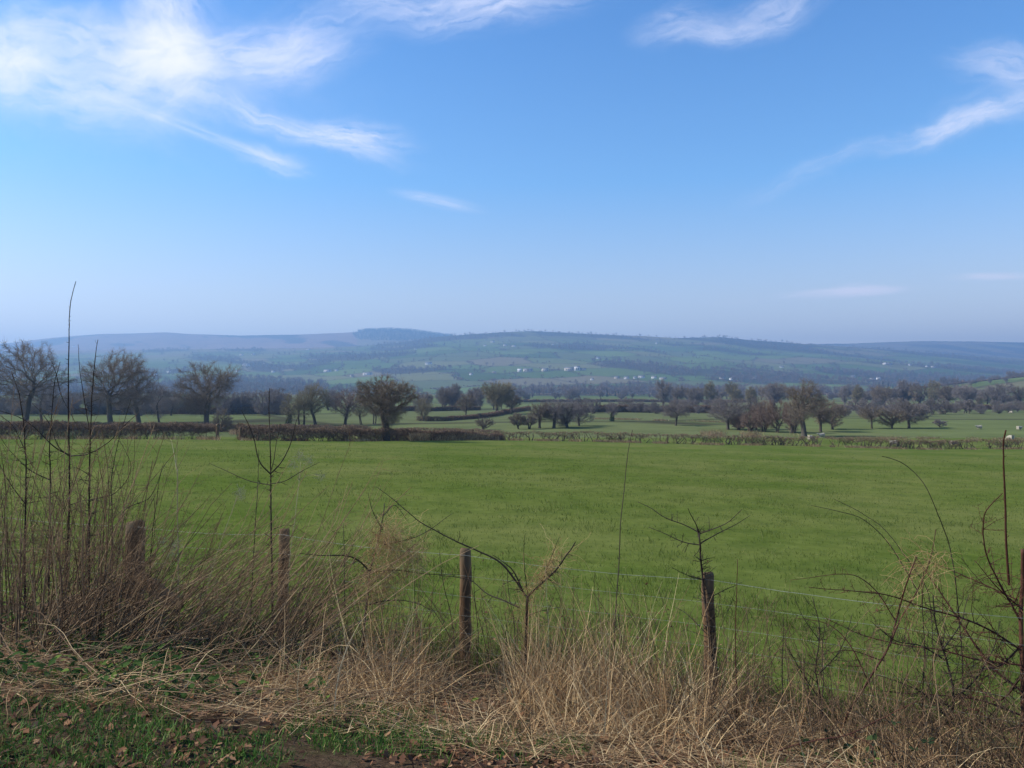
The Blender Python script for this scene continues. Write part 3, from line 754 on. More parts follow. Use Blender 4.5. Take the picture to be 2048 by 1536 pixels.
# pale dead grass along the hedge feet
g = Geo(); rng = np.random.default_rng(31)
def strip(pxa, Ya, pxb, Yb, n, h, wd=.5):
    t = rng.random(n); Y = Ya + (Yb - Ya) * t + rng.normal(size=n) * wd; px = pxa + (pxb - pxa) * t
    k = vnoise(px / 24, 0 * px, 17) + rng.normal(size=n) * .12 > .42
    Y, px = Y[k], px[k]; n = len(Y); x = px2u(px) * Y
    p = np.stack([x, Y, H(x, Y)], 1); L = h * rng.uniform(.4, 1.2, (n, 1))
    d = unit(rng.normal(size=(n, 3)) * .35 + [0, 0, 1]); m_ = p + d * L * .6; e = m_ + unit(d + rng.normal(size=(n, 3)) * .5) * L * .5
    g.ribbons(np.stack([p, m_, e], 1), np.array([.014, .011, .003])[None], unit(np.cross(d, [0, 1, .01])), rng.random(n))
strip(-60, 81, 440, 85, 5200, .45); strip(480, 85, 770, 89.5, 2200, .4); strip(820, 92, 1000, 110.6, 15000, .85, .25)
strip(1000, 112.5, 1640, 110, 9000, .38, .4); strip(1660, 109.5, 2100, 108, 4500, .32, .4); strip(460, 136, 1000, 131, 14000, .8, 1.2); strip(1400, 133, 1600, 128, 3000, .9, 2)
strip(1180, 205, 1500, 180, 5000, .5, 1.0); strip(1650, 124, 2100, 122, 5000, .3, 1.0)
tag(g.build('rough_grass', M['straw']), 'pale rough grass along the feet of the hedges', 'grass', kind='stuff')

# ------------------------------------------------------------------ sheep
def sheep_mesh(grazing):
    hz = (.95, .35, .22) if grazing else (.95, .0, .86)
    nk = (.72, 0, .62) if grazing else (.74, 0, .78)
    vs = [(-.05, 0, .62), (-.42, 0, .62), (.3, 0, .62), (.55, 0, .64), nk, hz[:1] + (0,) + hz[2:], (1.10, 0, hz[2] - .07)]
    es = [(0, 1), (0, 2), (2, 3), (3, 4), (4, 5), (5, 6)]
    rs = [.33, .28, .32, .24, .14, .10, .06]
    for sx, b in ((-.36, 1), (.42, 3)):
        for sy in (-1, 1):
            k = len(vs); vs += [(sx, .13 * sy, .36), (sx + .02, .13 * sy, .18), (sx, .13 * sy, 0)]; rs += [.07, .045, .045]
            es += [(b, k), (k, k + 1), (k + 1, k + 2)]
    me = bpy.data.meshes.new('sheep'); me.from_pydata(vs, es, [])
    o = bpy.data.objects.new('sheep_build', me); COL.objects.link(o)
    o.modifiers.new('skin', 'SKIN'); o.modifiers.new('sub', 'SUBSURF').levels = 1
    for k, r_ in enumerate(rs): me.skin_vertices[0].data[k].radius = (r_, r_)
    me.skin_vertices[0].data[0].use_root = True
    bpy.context.view_layer.update()
    res = bpy.data.meshes.new_from_object(o.evaluated_get(bpy.context.evaluated_depsgraph_get()))
    bpy.data.objects.remove(o)
    res.materials.clear(); res.materials.append(M['wool']); res.materials.append(M['hoof'])
    for p in res.polygons:
        c = p.center
        p.material_index = 1 if (c.z < .10) else 0
    return res
SM = [sheep_mesh(True), sheep_mesh(False)]
for k, (px, Y, rz, lab) in enumerate([(1621, 120, .3, 'white sheep beside the thick trunked oak, behind the hedge'), (1644, 124, 3.4, 'white sheep near the gap in the right-hand hedge'),
        (1705, 300, .4, 'distant white sheep on the dark slope beyond the low fuzzy tree'), (1789, 114, 2.9, 'white sheep seen through the hedge below the low wide tree'), (1905, 116, .1, 'white sheep lying low behind the hedge right of the tiny pale tree'),
        (1959, 150, 3.3, 'lone white sheep farther back in the green pasture'), (2022, 121, 1.9, 'white sheep facing away close to the hedge at the right end'), (2038, 147, .2, 'white grazing sheep at the extreme right of the pasture'),
        (2023, 262, 2.2, 'small white sheep among the scrub trees in the right corner'), (1744, 235, .6, 'pale sheep under the scrub behind the snapped trunk')]):
    x, y, z = gp(px, Y)
    o = link(bpy.data.objects.new('sheep', SM[k % 2])); o.location = (x, y, z - .02); o.rotation_euler.z = rz; o.scale = (.88, .88, .88)
    if k == 4: o.location.z -= .3
    tag(o, lab, 'sheep')

# ------------------------------------------------------------------ houses on the far hillside
def box(g, x0, x1, y0, y1, z0, z1):
    V = [(x, y, z) for z in (z0, z1) for y in (y0, y1) for x in (x0, x1)]
    g.add(V, [(0, 2, 3, 1), (4, 5, 7, 6), (0, 1, 5, 4), (2, 6, 7, 3), (0, 4, 6, 2), (1, 3, 7, 5)])
def gable(g, x0, x1, y0, y1, z, rise, ov=.4, th=.25):
    ym = (y0 + y1) / 2; yo0, yo1 = y0 - ov, y1 + ov
    for ya, yb in ((yo0, ym), (yo1, ym)):
        V = [(x0 - ov, ya, z - .15), (x1 + ov, ya, z - .15), (x1 + ov, yb, z + rise), (x0 - ov, yb, z + rise)]
        V += [(a, b, c + th) for a, b, c in V]
        g.add(V, [(0, 1, 2, 3), (4, 5, 6, 7), (0, 1, 5, 4), (1, 2, 6, 5), (2, 3, 7, 6), (3, 0, 4, 7)])
def house(px, py, wpx, hpx, wall, roof, label, group=None, name='house', cat='house', nwin=3, rz=None, chim=True):
    x, y, z = hillpt(px, py)
    w = wpx * .82 / FPX * y; h = max(hpx * .85 / FPX * y, 3.0); hw = h * .62; d = min(max(w * .5, 6), 11)
    r = empty(name, (x, y, z - .6), rz if rz is not None else random.uniform(-.35, .35)); tag(r, label, cat, group)
    g = Geo(); box(g, -w / 2, w / 2, -d / 2, d / 2, -2, hw + .6)
    g.add([(-w / 2, -d / 2, hw + .6), (-w / 2, d / 2, hw + .6), (-w / 2, 0, h + .4), (w / 2, -d / 2, hw + .6), (w / 2, d / 2, hw + .6), (w / 2, 0, h + .4)], None, [(0, 2, 1), (3, 4, 5)])
    g.build('wall', M[wall], r)
    g = Geo(); gable(g, -w / 2, w / 2, -d / 2, d / 2, hw + .6, h - hw); ro = g.build('roof', M[roof], r)
    if chim:
        g = Geo(); box(g, w * .3 - .5, w * .3 + .5, -.5, .5, hw + .8, h + 1.6); g.build('chimney', M['stone_wall'], ro)
    for k in range(nwin):
        g = Geo(); xc = w * ((k + .5) / nwin - .5); box(g, xc - w * .07, xc + w * .07, -d / 2 - .06, -d / 2 + .1, hw * .35 + .6, hw * .75 + .6)
        g.build('window', M['window_glass'], r)
    return r
# the large pale building
bx, by, bz = hillpt(1151, 741)
r = empty('manor', (bx, by, bz - 1), .05); tag(r, 'large pale many windowed building standing alone on the far hillside', 'building')
k_ = by / FPX
g = Geo(); box(g, -22 * k_, -3 * k_, -6, 6, -3, 7 * k_ * .8); g.build('wing', M['render_cream'], r)
g = Geo(); box(g, -3 * k_, 8 * k_, -8, 5, -3, 9.5 * k_ * .85); g.build('main_block', M['render_white'], r)
g = Geo(); box(g, 8 * k_, 20 * k_, -5, 5, -3, 5 * k_ * .8); g.build('wing', M['render_cream'], r)
for x0, x1, zt, yy in ((-22.4, -3.2, 5.7, 6.4), (-3.3, 8.3, 8.3, 8.3), (8.3, 20.4, 4.1, 5.4)):
    g = Geo(); gable(g, x0 * k_, x1 * k_, -yy, yy - (3 if yy > 8 else 0), zt * k_, 2.2); g.build('roof', M['slate_roof'], r)
for x0, x1, yf_, za, zb_ in ((-20, -18, 6, 2, 4), (-16, -14, 6, 2, 4), (-12, -10, 6, 2, 4), (-8, -6, 6, 2, 4), (-.5, 2.0, 8, 2, 6), (3.6, 6, 8, 2, 6), (10, 12, 5, 1, 3), (14, 16, 5, 1, 3)):
    g = Geo(); box(g, x0 * k_, x1 * k_, -yf_ - .08, -yf_ + .2, za * k_, zb_ * k_); g.build('window', M['window_glass'], r)
W, CR, ST = 'render_white', 'render_cream', 'stone_wall'
VG = 'pale village house at the foot of the right-hand hillside'; VGG = 'village houses at the foot of the hillside'
HV = 'tiny white dwelling high on the far hillside'; HVG = 'tiny dwellings high on the hillside'
FG = 'small pale farm building among the far left woods'; FGG = 'farm buildings among the far left woods'
HOUSES = [(493, 732, 16, 6, W, 'slate_roof', 'long white house on the far hillside above the dense left treeline', None), (546, 745, 8, 5, W, 'slate_roof', 'small white house right of the long white one', None),
    (655, 744, 17, 6, W, 'slate_roof', 'white farmhouse with outbuilding on the hill left of the oak crown', None), (673, 742, 7, 4, W, 'slate_roof', 'white outbuilding next to the farmhouse left of the oak crown', None),
    (704, 753, 9, 4, CR, 'slate_roof', 'cream cottage at the left shoulder of the field oak', None), (735, 750, 22, 6, W, 'slate_roof', 'white terrace partly screened by the top of the field oak', None),
    (857, 729, 15, 6, W, 'slate_roof', 'white farm at the top of a pale green field right of the oak', None), (942, 750, 8, 5, W, 'slate_roof', 'lone white cottage in the fields above the dark rounded tree', None),
    (988, 746, 7, 4, ST, 'slate_roof', 'small stone barn above the willow', None), (582, 777, 10, 6, CR, 'slate_roof', 'cream house low in the valley above the olive trees', None),
    (1039, 744, 10, 7, W, 'pale_roof', 'bright white gabled house left of the stone terrace', None), (1056, 743, 22, 7, CR, 'slate_roof', 'long stone coloured terrace beside the bright white house', None),
    (1090, 743, 15, 8, CR, 'slate_roof', 'cream house midway to the large pale building', None), (1196, 718, 9, 5, W, 'slate_roof', 'white farm in the fields above and right of the large building', None),
    (1184, 760, 7, 5, W, 'slate_roof', 'white cottage in the fields below the large building', None),
    (1563, 735, 10, 4, W, 'slate_roof', 'white farmhouse alone on the right-hand hillside', None), (1775, 729, 24, 4, 'limestone', 'pale_roof', 'very long pale shed in the far right valley', None),
    (1706, 756, 10, 6, CR, 'slate_roof', 'cream house before the far right valley woods', None), (1745, 760, 12, 5, W, 'slate_roof', 'white farmhouse beside the dark conifers', None), (1757, 759, 9, 5, W, 'pale_roof', 'white farm shed touching the dark conifers', None)]
HOUSES += [(p, q, a, b, random.choice((W, CR, W)), 'slate_roof', VG, VGG) for p, q, a, b in ((1233, 757, 11, 5), (1253, 758, 12, 6), (1270, 757, 8, 5), (1283, 756, 15, 6), (1308, 757, 12, 6), (1326, 759, 16, 5), (1445, 758, 14, 5), (1462, 760, 6, 5), (1508, 757, 11, 5))]
HOUSES += [(p, q, a, b, W, 'slate_roof', HV, HVG) for p, q, a, b in ((970, 692, 7, 3), (985, 685, 9, 4), (1010, 692, 7, 4), (1028, 693, 11, 3), (1105, 690, 5, 3), (1313, 688, 4, 4), (617, 700, 9, 3), (831, 699, 5, 3), (1820, 731, 6, 4), (1866, 735, 9, 4), (1854, 734, 5, 4))]
HOUSES += [(p, q, a, b, W, 'slate_roof', FG, FGG) for p, q, a, b in ((310, 751, 11, 4), (338, 745, 9, 4), (475, 744, 12, 4), (483, 711, 8, 4), (507, 710, 9, 4), (147, 694, 5, 3), (528, 729, 5, 4))]
for hh in HOUSES: house(*hh[:7], group=hh[7], nwin=3 if hh[2] > 9 else 2)

# ------------------------------------------------------------------ the fence
FP = [(-6.4, 9.3), (-4.14, 8.5), (-2.35, 7.95), (-.43, 7.1), (1.61, 6.3), (3.62, 5.1)]
fence = empty('wire_fence', (0, 7, Hf(0, 7))); tag(fence, 'post and wire stock fence between the verge and the pasture', 'fence')
def fix(o, parent):
    o.parent = parent; o.matrix_parent_inverse = Matrix.Translation(parent.location).inverted()
    return o
tops = []
for k, (x, y) in enumerate(FP):
    z = Hf(x, y); top = [-1.5, -1.505, -1.487, -1.51, -1.535, -1.50][k]; h = top - z
    r_ = [.062, .098, .057, .053, .052, .056][k]; ln = [(0, 0), (.01, 0), (.015, 0), (.005, 0), (-.035, 0), (0, 0)][k]
    o = post_mesh(np.random.default_rng(60 + k), h, r_, 16, ln).build('post', M['post'], smooth=True); o.location = (x - ln[0] * h * .5, y, z); fix(o, fence)
    if k == 1: o['label'] = 'thick straining post'
    tops.append((x, y, z, h))
for lvl in (1.12, .92, .72, .54, .37, .20):
    pts = []
    for k in range(len(tops) - 1):
        a, b = tops[k], tops[k + 1]
        for t in np.linspace(0, 1, 14)[:(None if k == len(tops) - 2 else -1)]:
            x = a[0] + (b[0] - a[0]) * t; y = a[1] + (b[1] - a[1]) * t - .062
            za, zb_ = a[2] + a[3] * lvl / 1.17, b[2] + b[3] * lvl / 1.17
            pts.append((x, y, za + (zb_ - za) * t - .03 * 4 * t * (1 - t) * (lvl > 1) + random.uniform(-.002, .002)))
    g = Geo(); g.tubes(np.array([pts]), np.full((1, len(pts)), .0014 if lvl > 1 else .0009), 5, rnd=np.array([.5]))
    fix(g.build('wire', M['wire']), fence)
# rough strut leaning on the straining post
g = Geo(); a, b = pt(30, 1240, 8.2), pt(255, 1178, 8.45); c = pt(325, 1188, 8.4)
L_ = np.linspace(0, 1, 14)[:, None]; P = a + (b - a) * L_ + RNG.normal(size=(14, 3)) * .008
g.tubes(P[None], (.085 + .008 * RNG.normal(size=14))[None], 12, cap=True)
g.V[0] += RNG.normal(size=g.V[0].shape) * .006
fix(g.build('strut', M['post'], smooth=True), fence)
g = Geo(); a, b = pt(275, 1150, 8.38), pt(345, 1205, 8.2)
P = a + (b - a) * np.linspace(0, 1, 8)[:, None]
g.tubes(P[None], np.full((1, 8), .075), 12, cap=True); g.V[0] += RNG.normal(size=g.V[0].shape) * .006
fix(g.build('strut', M['post'], smooth=True), fence)

# ------------------------------------------------------------------ saplings and shrubs at the fence
def smooth_line(P, n):
    P = np.asarray(P, dtype=float); d = np.concatenate([[0], np.cumsum(np.linalg.norm(np.diff(P, axis=0), axis=1))])
    out = np.empty((n, 3)); t = np.linspace(0, d[-1], n)
    m_ = np.zeros_like(P); m_[1:-1] = (P[2:] - P[:-2]) / (d[2:] - d[:-2])[:, None]
    m_[0] = (P[1] - P[0]) / d[1]; m_[-1] = (P[-1] - P[-2]) / (d[-1] - d[-2])
    k = np.clip(np.searchsorted(d, t, side='right') - 1, 0, len(P) - 2)
    h = (d[k + 1] - d[k])[:, None]; s = ((t - d[k])[:, None]) / h
    return (2 * s ** 3 - 3 * s ** 2 + 1) * P[k] + (s ** 3 - 2 * s ** 2 + s) * h * m_[k] + (-2 * s ** 3 + 3 * s ** 2) * P[k + 1] + (s ** 3 - s ** 2) * h * m_[k + 1]

def sapling(label, lines, Y, mat='sapling', spur=16, slen=.10, name='sapling', cat='sapling', seed=0, group=None, dY=.25):
    """lines: (photo polyline from base to tip, base radius, tip radius, spurs per metre); the first is the stem, the rest branches"""
    rng = np.random.default_rng(4000 + seed)
    p0 = pt(*lines[0][0][0], Y); zg = Hf(p0[0], Y)
    r = empty(name, (p0[0], Y, zg)); tag(r, label, cat, group)
    for k, ln in enumerate(lines):
        px, ra, rb = ln[0], ln[1], ln[2]; sp = ln[3] if len(ln) > 3 else spur; sl = ln[4] if len(ln) > 4 else slen
        dep = Y + (np.cumsum(rng.normal(size=len(px))) * dY * .25 if k == 0 else np.linspace(0, rng.uniform(-1, 1) * dY * 1.6, len(px)))
        dep[0] = Y
        P = np.array([pt(a, b, q) for (a, b), q in zip(px, dep)])
        if k == 0: P = np.vstack([[P[0][0], P[0][1], min(zg - .05, P[0][2] - .02)], P])
        n = max(10, int(np.linalg.norm(np.diff(P, axis=0), axis=1).sum() / .04))
        C = smooth_line(P, n); C += np.cumsum(rng.normal(size=C.shape) * .0016, axis=0) * np.linspace(0, 1, n)[:, None]
        g = Geo(); kn = 1 + .12 * (rng.random(n) > .8)
        g.tubes(C[None], (np.linspace(ra, rb, n) * kn)[None], 6, rnd=np.array([rng.uniform(.2, .8)]), cap=True)
        L = np.linalg.norm(np.diff(C, axis=0), axis=1).sum(); m_ = int(L * sp * 1.8)
        if m_:
            i = rng.integers(int(n * .08), n - 1, m_); tg = unit(C[i + 1] - C[i])
            d = unit(rdir(m_, rng) * [1, .6, 1]); d = unit(d - tg * (d * tg).sum(1, keepdims=True) * .7 + tg * .35)
            ll = sl * (.12 + rng.random((m_, 1)) ** 3.0 * 1.9) * (1.15 - (i / n)[:, None])
            E = C[i] + d * ll; Md = C[i] + d * ll * .5 + rdir(m_, rng) * ll * .1
            br = np.minimum(np.linspace(ra, rb, n)[i] * .55, .0032)
            g.tubes(np.stack([C[i], Md, E], 1), np.stack([br, br * .75, br * .45], 1), 4, rnd=rng.uniform(.1, .9, m_))
            long = np.nonzero(ll[:, 0] > .05)[0]
            if len(long):
                q = np.repeat(long, 3); f = rng.uniform(.25, .95, (len(q), 1)); Q0 = C[i[q]] + (E[q] - C[i[q]]) * f
                g.tubes(np.stack([Q0, Q0 + unit(rdir(len(q), rng) + d[q] * .5) * ll[q] * .35], 1), np.array([.0014, .0008])[None], 3, rnd=rng.uniform(.1, .9, len(q)))
        o = g.build('stem' if k == 0 else 'branch', M[mat], smooth=False)
        fix(o, r)
    return r

sapling('tallest whip sapling at the left with two bowed arms, its tip above the hills', [
    ([(128, 1310), (132, 1150), (138, 1000), (138, 905), (135, 800), (134, 690), (135, 620), (141, 585), (149, 556)], .013, .003, 22, .05),
    ([(140, 912), (108, 893), (70, 855), (40, 835), (0, 822)], .006, .0025, 12, .05), ([(140, 912), (175, 908), (215, 885), (245, 855), (275, 830)], .006, .002, 12, .05),
    ([(140, 912), (118, 895), (100, 850), (80, 822), (62, 806)], .005, .002, 12, .05), ([(138, 1010), (180, 1000), (230, 1010)], .004, .0015, 20, .06), ([(136, 1080), (90, 1060), (40, 1070)], .004, .0015, 20, .08)], 7.2, seed=1)
sapling('upright sapling second from the left with a thin forked top', [
    ([(178, 1300), (178, 1180), (178, 1000), (179, 880), (182, 790), (190, 720), (195, 683)], .011, .0025, 26, .14), ([(180, 865), (168, 800), (160, 745), (159, 690)], .005, .002, 14, .05),
    ([(178, 1000), (230, 985), (262, 935), (240, 880)], .004, .0015, 16, .08), ([(178, 950), (150, 935), (120, 945)], .003, .0012, 20, .08)], 7.3, seed=2)
sapling('knobbly sapling close to the left edge with a Y shaped crown', [
    ([(95, 1310), (98, 1150), (101, 960), (101, 890), (108, 800), (113, 748)], .012, .003, 26, .12), ([(113, 750), (108, 735), (102, 720)], .0035, .0015, 10, .03), ([(113, 750), (117, 735), (120, 722)], .0035, .0015, 10, .03),
    ([(113, 750), (122, 790), (137, 820), (152, 850)], .004, .0016, 14, .05), ([(100, 960), (60, 940), (20, 900), (0, 870)], .005, .002, 14, .08)], 7.4, seed=3)
sapling('grey brown sapling at the extreme left edge', [([(52, 1310), (50, 1150), (52, 1000), (50, 880), (40, 790), (22, 740)], .012, .003, 26, .12), ([(50, 900), (25, 850), (0, 830)], .005, .002, 16, .08), ([(52, 1010), (15, 960), (-20, 900)], .005, .002, 16, .1)], 7.6, seed=4)
sapling('leaning grey sapling just left of the thick straining post', [([(222, 1300), (224, 1180), (224, 1030), (222, 965), (232, 900), (246, 850), (262, 800)], .008, .002, 20, .08), ([(223, 1080), (250, 1020), (300, 995), (330, 925)], .005, .0016, 14, .06)], 7.1, seed=5)
sapling('candelabra shaped sapling with five upcurved arms right of the second post', [
    ([(545, 1290), (544, 1150), (542, 1010), (541, 945), (540, 900), (537, 840), (537, 777)], .011, .0028, 22, .05), ([(541, 948), (520, 925), (508, 880), (497, 850), (484, 820)], .006, .0022, 10, .04),
    ([(541, 948), (562, 925), (580, 890), (590, 850), (597, 825)], .006, .002, 10, .04), ([(541, 945), (548, 920), (552, 890), (560, 850)], .004, .0015, 10, .04), ([(541, 970), (500, 962), (460, 945), (418, 924)], .0045, .0016, 14, .05),
    ([(541, 968), (570, 962), (600, 945), (640, 925)], .0045, .0016, 14, .05), ([(542, 1060), (575, 1050), (600, 1060)], .003, .0012, 24, .06)], 7.0, seed=6)
sapling('slim straight whip left of the candelabra sapling', [([(500, 1280), (506, 1120), (512, 1000), (514, 940), (515, 900)], .006, .002, 14, .05)], 7.1, seed=7)
sapling('dark wiry stem left of the second post', [([(308, 1230), (300, 1120), (312, 1000), (318, 950), (330, 925)], .006, .002, 10, .05), ([(300, 1120), (310, 1060), (309, 980)], .004, .0015, 8, .05)], 7.3, seed=8)
sapling('tall single whip standing right of the fork-topped bush, taller than the fence', [([(1228, 1290), (1232, 1200), (1237, 1130), (1241, 1040), (1247, 970), (1254, 905), (1262, 866)], .006, .0026, 30, .018)], 6.3, seed=9, slen=.02)
sapling('thorny hawthorn growing up against the fourth post', [
    ([(1432, 1400), (1416, 1250), (1405, 1150), (1401, 1080), (1396, 1058)], .012, .006, 60, .15), ([(1398, 1065), (1370, 1050), (1330, 1035), (1300, 1015), (1273, 1003)], .005, .0018, 24, .06),
    ([(1398, 1065), (1392, 1048), (1382, 1030), (1377, 1018)], .0045, .002, 24, .05), ([(1398, 1068), (1425, 1058), (1455, 1045), (1487, 1018)], .005, .0018, 24, .06), ([(1402, 1090), (1370, 1085), (1330, 1068), (1297, 1055)], .005, .0018, 24, .06),
    ([(1403, 1085), (1440, 1065), (1470, 1050), (1500, 1030)], .0045, .0016, 24, .06), ([(1408, 1160), (1375, 1150), (1345, 1135)], .004, .0016, 30, .06), ([(1410, 1200), (1450, 1180), (1485, 1165)], .004, .0016, 30, .06), ([(1416, 1270), (1375, 1230), (1350, 1215)], .004, .0016, 30, .06)], 6.15, seed=10, name='hawthorn', cat='shrub')
sapling('fork-topped bush between the third and fourth posts, its right limb bound with dead vine', [
    ([(1056, 1440), (1052, 1320), (1054, 1220), (1056, 1192)], .016, .010, 26, .10), ([(1054, 1195), (1030, 1160), (1000, 1125), (960, 1105), (905, 1080), (840, 1045), (790, 1005), (750, 975)], .008, .0018, 20, .07),
    ([(1056, 1192), (1085, 1165), (1112, 1140), (1135, 1108), (1150, 1085)], .009, .004, 30, .08), ([(1045, 1180), (1025, 1140), (1000, 1118), (985, 1108)], .006, .002, 24, .06), ([(1038, 1215), (1005, 1200), (975, 1188), (940, 1160), (880, 1150)], .006, .002, 24, .06),
    ([(1056, 1192), (1049, 1140), (1046, 1070)], .004, .0016, 14, .05), ([(1085, 1165), (1100, 1120), (1120, 1070)], .004, .0015, 20, .06), ([(1052, 1232), (1085, 1222), (1120, 1215)], .004, .0016, 30, .06)], 6.0, seed=11, name='hawthorn', cat='shrub')
sapling('bent bush draped with a straw beard left of the third post', [
    ([(722, 1400), (728, 1270), (738, 1180), (742, 1140), (755, 1090), (768, 1030), (770, 1005)], .014, .004, 24, .10), ([(742, 1145), (715, 1120), (690, 1112), (645, 1112), (600, 1108)], .007, .002, 30, .10),
    ([(742, 1145), (790, 1140), (850, 1148), (920, 1150)], .005, .0016, 20, .05), ([(735, 1210), (780, 1200), (830, 1205), (860, 1220)], .006, .002, 24, .08), ([(768, 1030), (790, 1010), (815, 1040)], .004, .0015, 24, .07), ([(765, 1060), (745, 1020), (738, 985)], .004, .0015, 24, .07),
    ([(768, 1090), (840, 1070), (905, 1025)], .004, .0015, 20, .08), ([(690, 1230), (688, 1120), (685, 1045)], .005, .002, 14, .06)], 6.4, seed=12, name='hawthorn', cat='shrub')
sapling('red stemmed rose bush filling the right edge of the verge', [
    ([(2050, 1560), (2046, 1400), (2042, 1250), (2045, 1160), (2046, 1100)], .020, .012, 10, .10), ([(2018, 1170), (2012, 1080), (2008, 985), (2003, 900), (2007, 865)], .008, .004, 14, .03), ([(2040, 1240), (1990, 1150), (1970, 1100), (1966, 1040), (1975, 1015), (2004, 985)], .007, .0025, 30, .2),
    ([(2040, 1380), (1990, 1340), (1950, 1290), (1910, 1230), (1870, 1170), (1830, 1110)], .009, .003, 30, .22), ([(2042, 1300), (1980, 1260), (1920, 1235), (1850, 1215), (1780, 1190), (1700, 1180), (1620, 1172)], .007, .002, 30, .20),
    ([(2042, 1330), (1960, 1320), (1880, 1300), (1800, 1290), (1720, 1270), (1650, 1240)], .007, .002, 30, .24), ([(2040, 1430), (1960, 1400), (1880, 1390), (1800, 1385), (1740, 1380)], .007, .002, 32, .22), ([(2035, 1200), (1960, 1165), (1900, 1140), (1850, 1120)], .005, .002, 30, .2),
    ([(2044, 1350), (2000, 1400), (1960, 1380), (1920, 1310)], .009, .003, 30, .24), ([(2045, 1450), (2000, 1460), (1950, 1420), (1900, 1440), (1850, 1490)], .008, .003, 30, .24), ([(2044, 1290), (2000, 1330), (1950, 1340)], .008, .003, 30, .24), ([(2046, 1220), (2000, 1180), (1950, 1120)], .006, .002, 32, .2)], 5.3, mat='redstem', seed=13, name='rose_bush', cat='shrub')
sapling('long arching cane bending over to the left near the right edge', [([(1925, 1330), (1918, 1240), (1908, 1150), (1895, 1085), (1870, 1015), (1850, 970), (1825, 938), (1795, 918), (1763, 909)], .006, .002, 26, .025)], 5.5, seed=14, name='arching_cane', cat='cane', slen=.03)
sapling('pair of fine arching canes reaching left over the right part of the field', [([(1860, 1200), (1810, 1112), (1770, 1060), (1730, 1030), (1670, 1000)], .0045, .0016, 22, .03), ([(1840, 1190), (1780, 1090), (1730, 1040), (1680, 1022), (1620, 1008)], .004, .0014, 22, .03)], 5.7, seed=15, name='arching_cane', cat='cane')
sapling('dark slanting stem with a tangled head of dead vine at the right', [
    ([(1655, 1560), (1690, 1440), (1735, 1360), (1775, 1290), (1795, 1220), (1815, 1150), (1830, 1110)], .010, .004, 18, .10), ([(1780, 1290), (1800, 1240), (1835, 1180), (1860, 1120), (1870, 1060)], .006, .0025, 18, .08), ([(1735, 1360), (1700, 1290), (1660, 1250), (1590, 1235)], .005, .0016, 22, .08),
    ([(1760, 1320), (1700, 1300), (1640, 1310)], .004, .0014, 22, .08), ([(1790, 1240), (1750, 1180), (1700, 1150), (1580, 1165)], .004, .0014, 20, .06)], 5.2, seed=16, mat='redstem', name='briar', cat='shrub')
sapling('much branched thorn bush low in the right corner beside the rose bush', [
    ([(1905, 1560), (1898, 1470), (1905, 1390), (1890, 1320), (1868, 1250), (1860, 1190)], .011, .004, 34, .22), ([(1900, 1440), (1850, 1390), (1800, 1365), (1750, 1350)], .006, .002, 34, .2), ([(1905, 1400), (1950, 1360), (1985, 1300), (2000, 1240)], .006, .002, 34, .2),
    ([(1890, 1320), (1840, 1290), (1790, 1280), (1740, 1240)], .005, .0018, 34, .2), ([(1885, 1300), (1920, 1250), (1940, 1190)], .005, .0018, 34, .18), ([(1898, 1480), (1960, 1450), (2010, 1400)], .006, .002, 34, .2)], 5.0, seed=17, name='hawthorn', cat='shrub')
sapling('fine twiggy shrub left of the dark slanting stem', [
    ([(1640, 1500), (1645, 1420), (1632, 1340), (1640, 1260), (1625, 1190)], .007, .0025, 34, .2), ([(1640, 1400), (1600, 1340), (1570, 1290)], .004, .0016, 34, .16), ([(1636, 1350), (1680, 1300), (1705, 1230)], .004, .0016, 34, .16), ([(1638, 1280), (1610, 1240), (1590, 1200)], .003, .0014, 34, .12)], 5.2, seed=18, name='hawthorn', cat='shrub')
sapling('twiggy shrub between the fork-topped bush and the fourth post', [
    ([(1240, 1480), (1236, 1400), (1246, 1310), (1235, 1230)], .006, .0022, 34, .18), ([(1240, 1380), (1290, 1320), (1320, 1260)], .004, .0015, 34, .15), ([(1240, 1350), (1195, 1300), (1180, 1240)], .004, .0015, 34, .15)], 5.6, seed=19, name='hawthorn', cat='shrub')
STALK = [(1468, 1540, 1474, 1120, 5.3, 'dark straight stalk right of the fourth post'), (1560, 1540, 1570, 1232, 5.2, 'dark stalk with paler stub in the right grass'), (1237, 1420, 1246, 1300, 5.6, 'short dark stalk below the tall single whip'),
         (545, 1500, 586, 1285, 5.0, 'rusty leaning stalk in front of the second post'), (955, 1330, 950, 1130, 6.8, 'black stalk hugging the right side of the third post'), (1372, 1536, 1378, 1390, 4.9, 'short stalk in the straw below the fourth post'),
         (910, 1300, 880, 1100, 6.9, 'thin brown stalk left of the third post'), (1030, 1290, 1012, 1130, 6.6, 'faint stalk right of the third post'), (1640, 1440, 1652, 1250, 5.4, 'thin stalk between the dark stalk and slanting stem'), (1845, 1400, 1852, 1130, 5.4, 'thin upright stalk behind the slanting stem'),
         (665, 1330, 640, 1200, 6.6, 'wispy brown stalk right of the second post'), (840, 1330, 828, 1160, 6.7, 'wispy stalk left of the third post under the straw beard')]
for k, (a, b, c_, d_, Y, lab) in enumerate(STALK):
    sapling(lab, [([(a, b), (a + (c_ - a) * .35 + 3, b + (d_ - b) * .35), (a + (c_ - a) * .7 - 2, b + (d_ - b) * .7), (c_, d_)], .0052, .002, 8, .05)], Y, mat='redstem' if k in (3, 0) else 'sapling', seed=40 + k, name='dead_stalk', cat='stalk')

